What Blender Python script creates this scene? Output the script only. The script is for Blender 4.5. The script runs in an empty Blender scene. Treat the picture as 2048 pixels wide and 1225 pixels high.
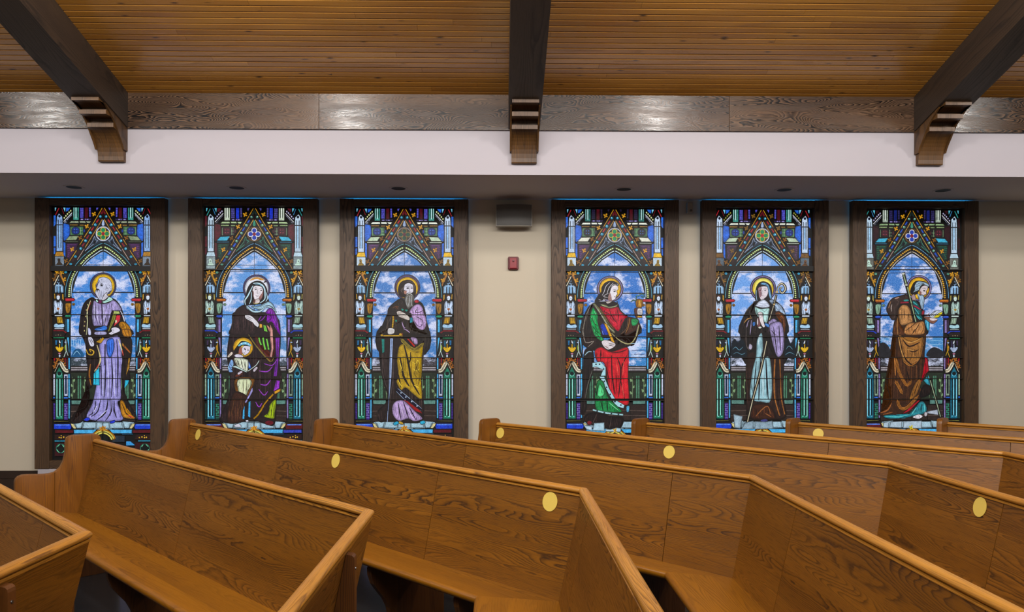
import bpy, bmesh, math, random
from mathutils import Vector, Matrix
R = random.Random(7)
scene = bpy.context.scene
COL = scene.collection
# ------------------------------------------------------------------ camera
CAMZ = 1.563
cam = bpy.data.cameras.new('camera'); camo = bpy.data.objects.new('camera', cam); COL.objects.link(camo)
cam.sensor_fit = 'HORIZONTAL'; cam.sensor_width = 36.0
cam.lens = 1485.8/2048*36.0
cam.shift_y = 85.7/2048
cam.clip_start = 0.05
camo.matrix_world = (Matrix.Translation((0, 0, CAMZ)) @ Matrix.Rotation(-0.015, 4, 'Z')
                     @ Matrix.Rotation(math.pi/2, 4, 'X') @ Matrix.Rotation(0.0005, 4, 'Z'))
scene.camera = camo
# ------------------------------------------------------------------ view, world, lights
vs = scene.view_settings
vs.view_transform = 'Standard'; vs.look = 'None'; vs.gamma = 1.0; vs.use_curve_mapping = False
vs.exposure = 0.0
scene.cycles.use_denoising = True
scene.cycles.max_bounces = 6
scene.cycles.diffuse_bounces = 4
scene.cycles.sample_clamp_indirect = 4.0
world = bpy.data.worlds.new('hall_ambient'); scene.world = world; world.use_nodes = True
bg = world.node_tree.nodes['Background']
bg.inputs[0].default_value = (1.0, 0.96, 0.92, 1); bg.inputs[1].default_value = 0.12

def area(name, loc, target, sx, sy, power, col=(1, .86, .68)):
    l = bpy.data.lights.new(name, 'AREA'); l.shape = 'RECTANGLE'; l.size = sx; l.size_y = sy
    l.energy = power; l.color = col
    o = bpy.data.objects.new(name, l); COL.objects.link(o); o.location = loc
    d = Vector(target)-Vector(loc); o.rotation_euler = d.to_track_quat('-Z', 'Y').to_euler()
    return o
def point(name, loc, power, rad, col=(1, .82, .58)):
    l = bpy.data.lights.new(name, 'POINT'); l.energy = power; l.shadow_soft_size = rad; l.color = col
    o = bpy.data.objects.new(name, l); COL.objects.link(o); o.location = loc
    return o
# the nave's broad overhead lighting, high up behind the camera
area('nave_light', (0.0, 0.0, 4.9), (0, 4.4, 0.2), 9.0, 2.2, 390, (1, .96, .92))
# a long row of hanging lamps, level with the bulkhead, and one spot lamp under the boards of each bay
area('row_light', (0.2, 2.2, 4.30), (0.2, 6.9, 4.10), 14.0, .25, 205, (1, .96, .92))
for lx in (-5.65, -1.9, 1.95, 5.75):
    point('ceiling_lamp', (lx, 4.35, 4.44), 112, 0.13, (1, .96, .91))
# ------------------------------------------------------------------ helpers
def srgb(h):
    h = h.lstrip('#'); out = []
    for i in (0, 2, 4):
        v = int(h[i:i+2], 16)/255
        out.append(v/12.92 if v <= .04045 else ((v+.055)/1.055)**2.4)
    return tuple(out)
def link(name, me, mat=None, parent=None):
    o = bpy.data.objects.new(name, me); COL.objects.link(o)
    if mat is not None: me.materials.append(mat)
    if parent is not None: o.parent = parent
    return o
def mesh(name, verts, faces, mat=None, parent=None, gr=None, smooth=False, recalc=True):
    me = bpy.data.meshes.new(name); me.from_pydata(verts, [], faces)
    if recalc:
        bm = bmesh.new(); bm.from_mesh(me); bmesh.ops.recalc_face_normals(bm, faces=bm.faces); bm.to_mesh(me); bm.free()
    me.update()
    if gr:
        a = me.attributes.new('gr', 'FLOAT_VECTOR', 'POINT')
        a.data.foreach_set('vector', [c for g in gr for c in g])
    if smooth:
        for p in me.polygons: p.use_smooth = True
    return link(name, me, mat, parent)
def empty(name, loc=(0, 0, 0), label=None, cat=None, group=None):
    o = bpy.data.objects.new(name, None); COL.objects.link(o); o.location = loc
    o.empty_display_size = .1
    tag(o, label, cat, group); return o
def tag(o, label=None, cat=None, group=None, kind=None):
    if label: o['label'] = label
    if cat: o['category'] = cat
    if group: o['group'] = group
    if kind: o['kind'] = kind
    return o
BEV = {}
def box(name, lo, hi, mat, parent=None, bevel=0.0, axis=0, seed=None, segs=2):
    """box lo..hi, grain runs along axis"""
    (x0, y0, z0), (x1, y1, z1) = lo, hi
    bm = bmesh.new()
    vs_ = [bm.verts.new(p) for p in ((x0,y0,z0),(x1,y0,z0),(x1,y1,z0),(x0,y1,z0),(x0,y0,z1),(x1,y0,z1),(x1,y1,z1),(x0,y1,z1))]
    for f in ((0,3,2,1),(4,5,6,7),(0,1,5,4),(1,2,6,5),(2,3,7,6),(3,0,4,7)): bm.faces.new([vs_[i] for i in f])
    if bevel: bmesh.ops.bevel(bm, geom=bm.edges[:], offset=bevel, segments=segs, affect='EDGES', profile=.6)
    me = bpy.data.meshes.new(name); bm.to_mesh(me); bm.free()
    sd = R.random()*9 if seed is None else seed
    oth = [i for i in range(3) if i != axis]
    a = me.attributes.new('gr', 'FLOAT_VECTOR', 'POINT'); d = []
    for v in me.vertices: d += [v.co[axis], v.co[oth[0]]*.9+v.co[oth[1]], sd]
    a.data.foreach_set('vector', d)
    return link(name, me, mat, parent)
def prism(name, prof, P0, u, n, L0, L1, mat, parent=None, k0=0.0, k1=0.0, smooth=False, seed=None, along=True, cross=1.0):
    """extrude a closed (s,z) outline along u; k = shear of each end (mitres)"""
    N = len(prof); vs_ = []; gr = []; sd = R.random()*9 if seed is None else seed
    acc = [0.0]
    for i in range(1, N): acc.append(acc[-1]+math.hypot(prof[i][0]-prof[i-1][0], prof[i][1]-prof[i-1][1]))
    for (L, k) in ((L0, k0), (L1, k1)):
        for i, (s, z) in enumerate(prof):
            l = L+k*s
            vs_.append((P0[0]+u[0]*l+n[0]*s, P0[1]+u[1]*l+n[1]*s, z))
            gr.append((l, acc[i], sd) if along else (z, s*cross+l, sd))
    fs = [(i, (i+1) % N, N+(i+1) % N, N+i) for i in range(N)]
    fs += [tuple(range(N-1, -1, -1)), tuple(range(N, 2*N))]
    o = mesh(name, vs_, fs, mat, parent, gr)
    if smooth: smooth_by_angle(o, 40)
    return o
def smooth_by_angle(o, deg=35):
    me = o.data; bm = bmesh.new(); bm.from_mesh(me)
    for f in bm.faces: f.smooth = True
    for e in bm.edges:
        if len(e.link_faces) == 2 and e.calc_face_angle() > math.radians(deg): e.smooth = False
    bm.to_mesh(me); bm.free()
def lathe(name, prof, mat, parent=None, loc=(0, 0, 0), seg=32):
    vs_ = []; fs = []
    for (r, z) in prof:
        for i in range(seg):
            a = 2*math.pi*i/seg; vs_.append((loc[0]+r*math.cos(a), loc[1]+r*math.sin(a), loc[2]+z))
    for j in range(len(prof)-1):
        for i in range(seg):
            fs.append((j*seg+i, j*seg+(i+1) % seg, (j+1)*seg+(i+1) % seg, (j+1)*seg+i))
    fs.append(tuple(range(seg))); fs.append(tuple(range((len(prof)-1)*seg, len(prof)*seg)))
    o = mesh(name, vs_, fs, mat, parent); smooth_by_angle(o); return o
# ------------------------------------------------------------------ materials
def newmat(name):
    m = bpy.data.materials.new(name); m.use_nodes = True
    nt = m.node_tree; return m, nt, nt.nodes['Principled BSDF']
def nd(nt, t, **kw):
    n = nt.nodes.new(t)
    for k, v in kw.items(): setattr(n, k, v)
    return n
def math_(nt, op, a, b=None, clamp=False):
    n = nd(nt, 'ShaderNodeMath', operation=op, use_clamp=clamp)
    for i, x in enumerate((a, b)):
        if x is None: continue
        if isinstance(x, (int, float)): n.inputs[i].default_value = x
        else: nt.links.new(x, n.inputs[i])
    return n.outputs[0]
def mixc(nt, fac, a, b, blend='MIX'):
    n = nd(nt, 'ShaderNodeMix', data_type='RGBA', blend_type=blend, clamp_factor=True)
    for i, x in ((0, fac), (6, a), (7, b)):
        if isinstance(x, (int, float)): n.inputs[i].default_value = x
        elif isinstance(x, tuple): n.inputs[i].default_value = (*x, 1)
        else: nt.links.new(x, n.inputs[i])
    return n.outputs[2]
def maprange(nt, v, a, b, c, d):
    n = nd(nt, 'ShaderNodeMapRange', clamp=True); nt.links.new(v, n.inputs[0])
    for i, x in enumerate((a, b, c, d)): n.inputs[i+1].default_value = x
    return n.outputs[0]
def noise(nt, vec, scale, detail=3, rough=.5):
    n = nd(nt, 'ShaderNodeTexNoise'); n.inputs['Scale'].default_value = scale
    n.inputs['Detail'].default_value = detail; n.inputs['Roughness'].default_value = rough
    nt.links.new(vec, n.inputs['Vector']); return n.outputs[0]
def comb(nt, x, y, z):
    n = nd(nt, 'ShaderNodeCombineXYZ')
    for i, v in enumerate((x, y, z)):
        if isinstance(v, (int, float)): n.inputs[i].default_value = v
        else: nt.links.new(v, n.inputs[i])
    return n.outputs[0]
def plain(name, hexc, rough=.6, metallic=0.0, var=0.0, scale=8):
    m, nt, b = newmat(name); c = srgb(hexc)
    b.inputs['Roughness'].default_value = rough; b.inputs['Metallic'].default_value = metallic
    b.inputs['Base Color'].default_value = (*c, 1)
    if var:
        g = nd(nt, 'ShaderNodeNewGeometry'); v = noise(nt, g.outputs['Position'], scale, 4)
        nt.links.new(mixc(nt, v, tuple(x*(1-var) for x in c), tuple(min(1, x*(1+var)) for x in c)), b.inputs['Base Color'])
    return m
def wood(name, base, dark, light, rough=.38, rings=24, la=.9, ca=8.0, lin=2.2, strip=.13, line=.7, pores=.35, knots=0.0, bump=.12, spec=.5, calm=.25, power=2.6, rvar=.14):
    """flat-sawn grain: growth rings as contour lines of a stretched noise, cut in glued strips"""
    m, nt, b = newmat(name)
    at = nd(nt, 'ShaderNodeAttribute', attribute_name='gr'); sp = nd(nt, 'ShaderNodeSeparateXYZ')
    nt.links.new(at.outputs['Vector'], sp.inputs[0]); l, c, sd = sp.outputs
    cell = math_(nt, 'FLOOR', math_(nt, 'DIVIDE', c, strip)) if strip else 0.0
    key = math_(nt, 'MULTIPLY', sd, 7.3)
    if strip: key = math_(nt, 'ADD', key, math_(nt, 'MULTIPLY', cell, 3.7))
    def nz(fl, fc, off=0.0, det=2, rg=.5):
        return noise(nt, comb(nt, math_(nt, 'MULTIPLY', l, fl), math_(nt, 'MULTIPLY', c, fc), math_(nt, 'ADD', key, off)), 1.0, det, rg)
    v = nz(la, ca, 0, 1.2, .35)
    v = math_(nt, 'ADD', v, math_(nt, 'MULTIPLY', nz(6.0, 26.0, 11), .03))
    v = math_(nt, 'ADD', v, math_(nt, 'MULTIPLY', nz(30.0, 60.0, 13), .012))
    v = math_(nt, 'ADD', v, math_(nt, 'MULTIPLY', c, lin))
    t = math_(nt, 'FRACT', math_(nt, 'MULTIPLY', v, rings))
    ring = math_(nt, 'MULTIPLY', math_(nt, 'POWER', t, power), maprange(nt, t, .86, 1.0, 1, 0))
    ring = math_(nt, 'MULTIPLY', ring, maprange(nt, nz(.8, 5.0, 23), .38, .62, calm, 1.6), clamp=True)
    pore = maprange(nt, nz(10.0, 420.0, 5), .52, .72, 0, 1)
    bl = nz(1.3, 5.0, 40)
    wn = nd(nt, 'ShaderNodeTexWhiteNoise', noise_dimensions='1D'); nt.links.new(key, wn.inputs['W'])
    tone = math_(nt, 'ADD', math_(nt, 'MULTIPLY', bl, .9), math_(nt, 'MULTIPLY', wn.outputs[0], .3))
    cb = mixc(nt, maprange(nt, tone, .3, .9, 0, 1), srgb(base), srgb(light))
    cb = mixc(nt, math_(nt, 'MULTIPLY', ring, line), cb, srgb(dark))
    cb = mixc(nt, math_(nt, 'MULTIPLY', pore, pores), cb, srgb(dark))
    if knots:
        vo = nd(nt, 'ShaderNodeTexVoronoi', voronoi_dimensions='3D'); vo.inputs['Scale'].default_value = 1
        nt.links.new(comb(nt, math_(nt, 'MULTIPLY', l, 3.0), math_(nt, 'MULTIPLY', c, 12.0), key), vo.inputs['Vector'])
        kn = maprange(nt, vo.outputs['Distance'], .04, .13, 1, 0)
        cb = mixc(nt, math_(nt, 'MULTIPLY', kn, knots), cb, srgb('#241006'))
    nt.links.new(cb, b.inputs['Base Color'])
    nt.links.new(maprange(nt, math_(nt, 'ADD', ring, pore), 0, 1.5, rough, rough+rvar), b.inputs['Roughness'])
    b.inputs['Specular IOR Level'].default_value = spec
    if bump:
        bp = nd(nt, 'ShaderNodeBump'); bp.inputs['Strength'].default_value = bump; bp.inputs['Distance'].default_value = .002
        nt.links.new(math_(nt, 'SUBTRACT', 1.0, math_(nt, 'ADD', ring, pore)), bp.inputs['Height']); nt.links.new(bp.outputs[0], b.inputs['Normal'])
    return m
OAK = wood('golden_oak', '#73470d', '#2c1604', '#8c5a18', rough=.36, calm=.45, line=.92, pores=.6, rings=34, power=3.2)
OAKRAIL = wood('golden_oak_rail', '#a87022', '#54300e', '#c08836', rough=.30, strip=0, ca=22, lin=8, rings=18, line=.8, pores=.5)
OAKSEAT = wood('golden_oak_seat', '#7e4e05', '#442505', '#966009', rough=.36, line=.5, rings=20)
OAKEND = wood('golden_oak_end', '#74450c', '#4a2808', '#8c5714', rough=.34, strip=.11, ca=14, la=.6, lin=6, rings=18, line=.95, pores=.5)
OAKDARK = wood('golden_oak_support', '#5a3312', '#2f1808', '#6a4018', rough=.4)
STAIN = wood('dark_stained_oak', '#5a4130', '#0e0705', '#7a5e46', rough=.16, rvar=.05, strip=0, rings=34, ca=9.0, la=1.8, lin=1.6, line=1.0, bump=.1, pores=.65, calm=.8, power=1.0, spec=.24)
STAINV = wood('dark_stained_oak_frame', '#4c3724', '#1c110b', '#5e4630', rough=.5, strip=.155, rings=18, ca=9.0, la=1.2, lin=2.5, line=.9, bump=.2, calm=.6, pores=.65)
STAINB = wood('dark_stained_oak_beam', '#2e231c', '#120c09', '#3c2e22', rough=.5, strip=0, rings=14, ca=6.0, la=.8, line=.7, bump=.2)
STAINE = wood('dark_stained_oak_bracket', '#4a3116', '#1e1108', '#684620', rough=.42, strip=0, rings=12, ca=20, la=1.2, lin=7, line=.8)
PINE = wood('honey_pine', '#9a6624', '#6c4212', '#bb8434', rough=.2, strip=0, rings=8, ca=9, la=.5, line=.3, pores=.2, knots=.9, bump=.05, spec=.8)
WALL = plain('painted_wall', '#c8bda9', .85, var=.03, scale=1.5)
BULK = plain('bulkhead_paint', '#b0aab0', .85, var=.02, scale=1.5)
SOFF = plain('soffit_paint', '#cabfbc', .9, var=.03, scale=1.5)
BASEB = plain('dark_baseboard', '#33261e', .4, var=.2, scale=14)
FLOORM = plain('dark_polished_floor', '#34363a', .22, var=.35, scale=5)
BLACK = plain('black_backing', '#0c0a0a', .6)
LEAD = plain('lead_came', '#2a2624', .5, .4)
GREY = plain('grey_grille', '#62605d', .75, var=.08, scale=60)
PALE = plain('pale_plastic', '#a09a90', .5)
DARKIN = plain('dark_lamp_inside', '#15110f', .6)
REDP = plain('red_plastic', '#8c1c26', .35)
REDD = plain('dark_red_plastic', '#5e1018', .4)
GOLDST = plain('yellow_vinyl', '#e4c85e', .45, var=.06, scale=300)
STEEL = plain('screw_steel', '#6a6a6a', .3, .9)
# ------------------------------------------------------------------ room shell
WY = 8.065                       # wall plane
SY = 6.904                       # bulkhead plane
SZ = 3.182                       # soffit height
fl = tag(box('floor', (-9, -2.5, -.1), (9.5, WY, 0), FLOORM), kind='structure', label='dark polished floor under the pews')
wb = tag(box('wall_back', (-9, WY, 0), (9.5, WY+.15, SZ+.02), WALL), kind='structure', label='cream wall behind the stained glass windows')
bk = tag(box('wall_bulkhead', (-9, SY, SZ), (9.5, WY+.15, 4.3), BULK), kind='structure', label='white bulkhead above the windows')
me = bk.data
bot = [p for p in me.polygons if p.normal.z < -.9]
me.materials.append(SOFF)
for p in bot: p.material_index = 1
# ceiling: sloping boards with bevelled edges, carried by a dark backing
SL = .2919; CZ = 3.912
def cz(y): return CZ+SL*(SY-y)
ce = empty('ceiling'); tag(ce, 'sloping ceiling of knotty honey-coloured pine boards', kind='structure')
th = math.atan(SL); cs, sn_ = math.cos(th), math.sin(th)
mesh('backing', [(-9, SY+.1, cz(SY+.1)+.03), (9.5, SY+.1, cz(SY+.1)+.03), (9.5, -2.5, cz(-2.5)+.03), (-9, -2.5, cz(-2.5)+.03),
                 (-9, SY+.1, cz(SY+.1)+.06), (9.5, SY+.1, cz(SY+.1)+.06), (9.5, -2.5, cz(-2.5)+.06), (-9, -2.5, cz(-2.5)+.06)],
     [(0,1,2,3),(7,6,5,4),(0,4,5,1),(2,6,7,3),(1,5,6,2),(3,7,4,0)], BLACK, ce)
PITCH = .0672
def plank_bm(x0, x1, d0, sd, n=1):
    """cross-section in (d along slope from bulkhead, h below plane)"""
    g = .0027; w = PITCH-g
    out_v = []; out_f = []; gr = []
    for k in range(n):
        o = d0+k*PITCH
        sec = [(o+g, .022), (o+g, .004), (o+g+.003, 0.0), (o+w-.0066, 0.0), (o+w-.0055, .0004), (o+w-.0003, .0108), (o+w, .022)]
        b = len(out_v)
        for x in (x0, x1):
            for i, (d, h) in enumerate(sec):
                out_v.append((x, SY-d*cs-h*sn_*0, cz(SY-d*cs)+h)); gr.append((x, d, sd+k*1.7))
        m = len(sec)
        for i in range(m): out_f.append((b+i, b+(i+1) % m, b+m+(i+1) % m, b+m+i))
        out_f += [tuple(range(b, b+m)), tuple(range(b+2*m-1, b+m-1, -1))]
    return out_v, out_f, gr
rows = 28
for r in range(rows):
    xs = [-6.6]; x = -6.6+R.uniform(.6, 3.4)
    while x < 6.4:
        xs.append(x); x += R.choice((3.05, 3.66, 4.27, 2.44))
    xs.append(7.0)
    for a, b2 in zip(xs[:-1], xs[1:]):
        v, f, g = plank_bm(a+.0008, b2-.0008, r*PITCH, R.random()*9)
        mesh('plank', v, f, PINE, ce, g)
v, f, g = plank_bm(-6.6, 7.0, rows*PITCH, 3.3, 90)
tag(mesh('plank_field', v, f, PINE, ce, g), kind='stuff')
# fascia boards along the bulkhead
fa = empty('trim_1'); tag(fa, 'dark stained oak fascia along the top of the bulkhead', kind='structure')
for (a, b2) in ((-9, -5.5), (-5.5, -3.574), (-3.574, -1.68), (-1.68, .214), (.214, 2.124), (2.124, 4.002), (4.002, 5.9), (5.9, 9.5)):
    box('fascia_board', (a+.0012, SY-.022, 3.591), (b2-.0012, SY-.001, 3.925), STAIN, fa, .0015, 0, segs=1)
# baseboard
bb = empty('baseboard_back'); tag(bb, 'dark wooden baseboard at the foot of the window wall', kind='structure')
box('skirting_board', (-9, WY-.018, .165), (9.5, WY-.001, .25), BASEB, bb, .003)
box('skirting_base', (-9, WY-.03, 0.001), (9.5, WY-.001, .163), BASEB, bb, .003)
# ------------------------------------------------------------------ roof beams and brackets
BX = (-3.574, .214, 4.002)
beam_lab = ('dark oak roof beam sloping up over the leftmost bracket', 'dark oak roof beam at the centre of the ceiling, seen from below', 'dark oak roof beam sloping up over the rightmost bracket')
brk_lab = ('stepped dark oak bracket under the left roof beam', 'stepped dark oak bracket under the middle roof beam, above the wall speaker', 'stepped dark oak bracket under the right roof beam')
def zb(y): return 3.591+SL*(SY-y)
for i, x in enumerate(BX):
    y0, y1 = SY-.023, -2.4
    w = .145; v = []; gr = []
    for (yy) in (y0, y1):
        for (dx, top) in ((-w, 0), (w, 0), (w, 1), (-w, 1)):
            z = zb(yy) if not top else cz(yy)-.0005
            v.append((x+dx, yy, z)); gr.append((yy, dx*.9+z-SL*(SY-yy)+i, i*2.3+(0 if not top else 0)))
    o = mesh('roof_beam', v, [(0,1,5,4),(1,2,6,5),(2,3,7,6),(3,0,4,7),(0,3,2,1),(4,5,6,7)], STAINB, None, gr)
    tag(o, beam_lab[i], 'beam', 'dark oak roof beams')
arc = [(.225-.184*(1-math.cos(t)) if False else .041+.184*(1-math.sin(t)), 3.541-.255*(1-math.cos(t))) for t in [math.pi/2*k/10 for k in range(1, 10)]]
main_prof = [(0.001, 3.592), (.467, 3.7272), (.467, 3.70), (.305, 3.706), (.300, 3.69), (.300, 3.660), (.349, 3.657), (.349, 3.62), (.185, 3.626), (.180, 3.61), (.180, 3.582), (.225, 3.578), (.225, 3.541)] + arc + [(.041, 3.29), (.036, 3.28), (.001, 3.28)]
side_prof = [(0.001, 3.5905), (.395, 3.705), (.385, 3.694), (.30, 3.645), (.235, 3.597), (.185, 3.545), (.15, 3.50), (.115, 3.46), (.085, 3.42), (.065, 3.383), (.001, 3.383)]
for i, x in enumerate(BX):
    t = empty('beam_bracket', (0, 0, 0), brk_lab[i], 'bracket', 'stepped oak brackets')
    off = SY-.023
    def sidep(name, prof, xa, xb, sd):
        return prism(name, prof, (xa, SY-.0005), (1, 0), (0, -1), 0, xb-xa, STAINE, t, seed=sd, along=False, cross=.15)
    sidep('corbel_block', main_prof, x-.1165, x+.1165, i+.3)
    sidep('side_plate', side_prof, x-.1325, x-.117, i+.5)
    sidep('side_plate', side_prof, x+.117, x+.1325, i+.7)
# ------------------------------------------------------------------ downlights, speaker, alarm, sensor
for i, (dx, w_) in enumerate(((-4.276, 'over the leftmost window'), (-2.654, 'over the window of the woman and child'), (-1.033, 'over the third window from the left'),
                              (1.246, 'over the window of the red robed saint'), (2.878, 'over the second window from the right'), (4.506, 'over the rightmost window'))):
    t = empty('recessed_downlight', (dx, 7.506, SZ), 'round recessed downlight in the soffit '+w_, 'downlight', 'downlights in the soffit')
    lathe('trim_ring', [(.097, 0.0), (.097, -.004), (.088, -.006), (.072, -.003), (.072, .0)], PALE if False else SOFF, t)
    lathe('lamp_opening', [(.071, .0), (.071, -.0035), (.05, -.0028), (.01, -.0026)], DARKIN, t)
sp_ = empty('wall_speaker', (.14, WY, 2.99), 'grey rectangular wall speaker mounted high between the windows', 'speaker')
def bowed(name, w, h, d0, d1, bow, mat):
    """cabinet with a gently bowed front, in local coordinates of the speaker (front towards -y)"""
    n = 12; v = []; f = []
    for (zz) in (-h/2, h/2):
        for k in range(n+1):
            x = -w/2+w*k/n; v.append((x, -(d1+bow*(1-(2*k/n-1)**2)), zz))
        for k in range(n, -1, -1):
            x = -w/2+w*k/n; v.append((x, -d0, zz))
    m = 2*(n+1)
    for i in range(m): f.append((i, (i+1) % m, m+(i+1) % m, m+i))
    f += [tuple(range(m)), tuple(range(2*m-1, m-1, -1))]
    return mesh(name, v, f, mat, sp_)
bowed('cabinet', .385, .232, .06, .14, .03, PALE)
bowed('grille', .373, .220, .14, .1475, .03, GREY)
box('wall_mount', (-.10, -.06, -.10), (.10, -.0005, .07), PALE, sp_, .004)
al = empty('fire_alarm', (.134, WY, 2.49), 'red fire alarm box on the cream wall below the speaker', 'alarm')
box('housing', (-.057, -.04, -.070), (.057, -.0005, .070), REDD, al, .012, segs=3)
box('front_plate', (-.038, -.046, -.058), (.038, -.039, .056), REDP, al, .006, segs=3)
lathe('knob', [(.012, .0), (.012, .004), (.004, .006)], REDD, al).matrix_local = Matrix.Translation((0, -.046, .022)) @ Matrix.Rotation(math.pi/2, 4, 'X')
se = empty('motion_sensor', (2.05, WY, 3.10), 'small pale motion sensor on the wall strip under the soffit', 'sensor')
box('housing', (-.034, -.05, -.064), (.034, -.0005, .058), PALE, se, .014, segs=4)
lathe('lens', [(.013, 0), (.013, .003), (.006, .006)], GREY, se).matrix_local = Matrix.Translation((.008, -.05, -.036)) @ Matrix.Rotation(math.pi/2, 4, 'X')
# ------------------------------------------------------------------ pews
U1 = (-.70711, .70711); N1 = (-.70711, -.70711); U2 = (0, -1); N2 = (-1, 0)
MT = math.tan(math.radians(22.5))
def arcpts(cx, cz_, r, a0, a1, n, rz=None):
    return [(cx+r*math.cos(math.radians(a0+(a1-a0)*k/n)), cz_+(rz or r)*math.sin(math.radians(a0+(a1-a0)*k/n))) for k in range(n+1)]
TOP = .90
CAP = arcpts(0.002, .884, .0245, 180, 0, 10, .016) + arcpts(.002, .882, .0245, 0, -80, 4, .012) + [(.0205, .8688), (.0205, .8645), (.0225, .863), (.0225, .8595), (.0195, .858), (-.014, .858), (-.016, .868)] + arcpts(-.004, .882, .0185, -90, -180, 3, .012)
BACK = [(.0165, .8575), (.128, .360), (.108, .345), (.092, .349), (-.012, .8575)]
SEAT = [(.116, .3725), (.47, .448)] + arcpts(.494, .433, .021, 95, -90, 7, .020) + [(.47, .414), (.112, .345)]
FIN = [(-.042, .001), (-.042, .832), (-.040, .842), (-.033, .849), (-.0125, .8525), (.0905, .3485), (.110, .342), (.455, .409)] + \
      [(.468, .385), (.465, .35), (.447, .30), (.41, .25), (.37, .20), (.345, .15), (.335, .10), (.345, .05), (.37, .001)]
ENDR = [(-.032, .001), (-.032, .895), (-.026, .915), (-.012, .931), (.01, .938), (.15, .940), (.176, .934), (.192, .918), (.198, .892), (.2, .82), (.212, .757), (.232, .716), (.262, .690), (.268, .686), (.268, .001)]
ENDF = [(.2685, .001), (.2685, .686), (.30, .679), (.34, .680), (.43, .689), (.462, .690), (.487, .682), (.502, .666), (.508, .645), (.508, .30), (.48, .12), (.47, .001)]
pews = {}
def pew(k, B, Lend, seams1, seams2, fins1, fins2, label, y_end=1.0, endp=True):
    t = empty('church_pew', (B[0], B[1], 0), label, 'pew', 'oak pews in angled rows')
    O = (0, 0)
    L2 = B[1]-y_end
    cuts = [0.0]+sorted(seams1)+[Lend]
    for j, (a, b2) in enumerate(zip(cuts[:-1], cuts[1:])):
        prism('back_panel', BACK, O, U1, N1, a+(.0020 if j else 0), b2-.0020, OAK, t, k0=MT if j == 0 else 0)
    cuts = [0.0]+sorted(seams2)+[L2]
    for j, (a, b2) in enumerate(zip(cuts[:-1], cuts[1:])):
        prism('back_panel', BACK, O, U2, N2, a+(.0020 if j else 0.0005), b2-.0020, OAK, t, k0=MT if j == 0 else 0)
    for (u, n, L) in ((U1, N1, Lend), (U2, N2, L2)):
        prism('cap_rail', CAP, O, u, n, .0003, L, OAKRAIL, t, k0=MT, smooth=True)
        prism('seat', SEAT, O, u, n, .0003, L, OAKSEAT, t, k0=MT, smooth=True)
    for (u, n, ls) in ((U1, N1, fins1), (U2, N2, fins2)):
        for L in ls:
            sfin = prism('support', FIN, O, u, n, L-.019, L+.019, OAKDARK, t, along=False)
            p = (u[0]*L+n[0]*-.0425, u[1]*L+n[1]*-.0425)
            q = bmesh.new(); bmesh.ops.create_cone(q, cap_ends=True, segments=10, radius1=.006, radius2=.005, depth=.004)
            me = bpy.data.meshes.new('screw'); q.to_mesh(me); q.free()
            s = link('screw', me, STEEL, sfin)
            s.matrix_local = Matrix.Translation((p[0], p[1], .80)) @ Vector((-n[0], -n[1], 0)).to_track_quat('Z', 'Y').to_matrix().to_4x4()
    if endp:
        o = prism('end_board', ENDR, O, U1, N1, Lend+.0005, Lend+.046, OAKEND, t, along=False)
        o2 = prism('arm_board', ENDF, O, U1, N1, Lend+.0005, Lend+.046, OAKEND, t, along=False)
        for q in (o, o2): bevel_obj(q, .006)
    prism('end_board', ENDR, O, U2, N2, L2+.0005, L2+.046, OAKEND, t, along=False)
    prism('arm_board', ENDF, O, U2, N2, L2+.0005, L2+.046, OAKEND, t, along=False)
    pews[k] = (B, t)
    return t
def bevel_obj(o, w):
    bm = bmesh.new(); bm.from_mesh(o.data)
    es = [e for e in bm.edges if len(e.link_faces) == 2 and e.calc_face_angle() > math.radians(60) and any(len(f.verts) > 4 for f in e.link_faces)]
    bmesh.ops.bevel(bm, geom=es, offset=w, segments=2, affect='EDGES', profile=.6)
    bm.to_mesh(o.data); bm.free(); smooth_by_angle(o, 40)
def Le(B, y): return (y-B[1])/.70711
PB = {0: (-1.513, 2.728), 1: (-.546, 3.078), 2: (.397, 3.541), 3: (1.327, 3.889), 4: (2.31, 4.367), 5: (3.267, 4.764), 6: (4.22, 5.19), 7: (5.17, 5.60)}
pew(0, PB[0], 2.3, [.48], [1.0], [.3, 1.3, 2.1], [.47, 1.4], 'oak pew cut off by the left edge, its bend in the bottom left corner', .7)
pew(1, PB[1], Le(PB[1], 5.50), [1.70], [.62, 1.5], [.39, 1.70, 3.1], [.49, 1.5], 'oak pew with its curved end panel standing before the leftmost window', .7)
pew(2, PB[2], Le(PB[2], 6.70), [1.05, 2.85], [.34, 1.5], [.39, 1.09, 2.85, 4.2], [.5, 1.6], 'oak pew with three yellow stickers on its long backrest, bend near the bottom centre', 1.0)
pew(3, PB[3], Le(PB[3], 6.70), [.476, 2.217], [.616, 1.9], [.45, 2.2, 3.6], [.62, 1.9], 'oak pew without stickers, its wall end before the third window from the left', 1.0)
pew(4, PB[4], Le(PB[4], 6.70), [1.68], [1.014, 2.4], [.4, 1.68, 3.0], [1.0, 2.4], 'oak pew with a sticker past its bend, its wall end below the fire alarm', 1.2)
pew(5, PB[5], Le(PB[5], 6.70), [1.12], [1.2, 2.5], [.4, 1.1, 2.4], [1.2, 2.5], 'oak pew whose wall end stands before the window of the red robed saint', 1.5)
pew(6, PB[6], Le(PB[6], 6.70), [.516], [1.2, 2.5], [.5, 1.8], [1.2, 2.5], 'oak pew with a half hidden sticker, wall end before the second window from the right', 2.0)
pew(7, PB[7], Le(PB[7], 6.70), [.7], [1.2, 2.5], [.5, 1.3], [1.2, 2.5], 'oak pew at the far right, hindmost row, only its cap rail and wall end showing', 2.5)
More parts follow.
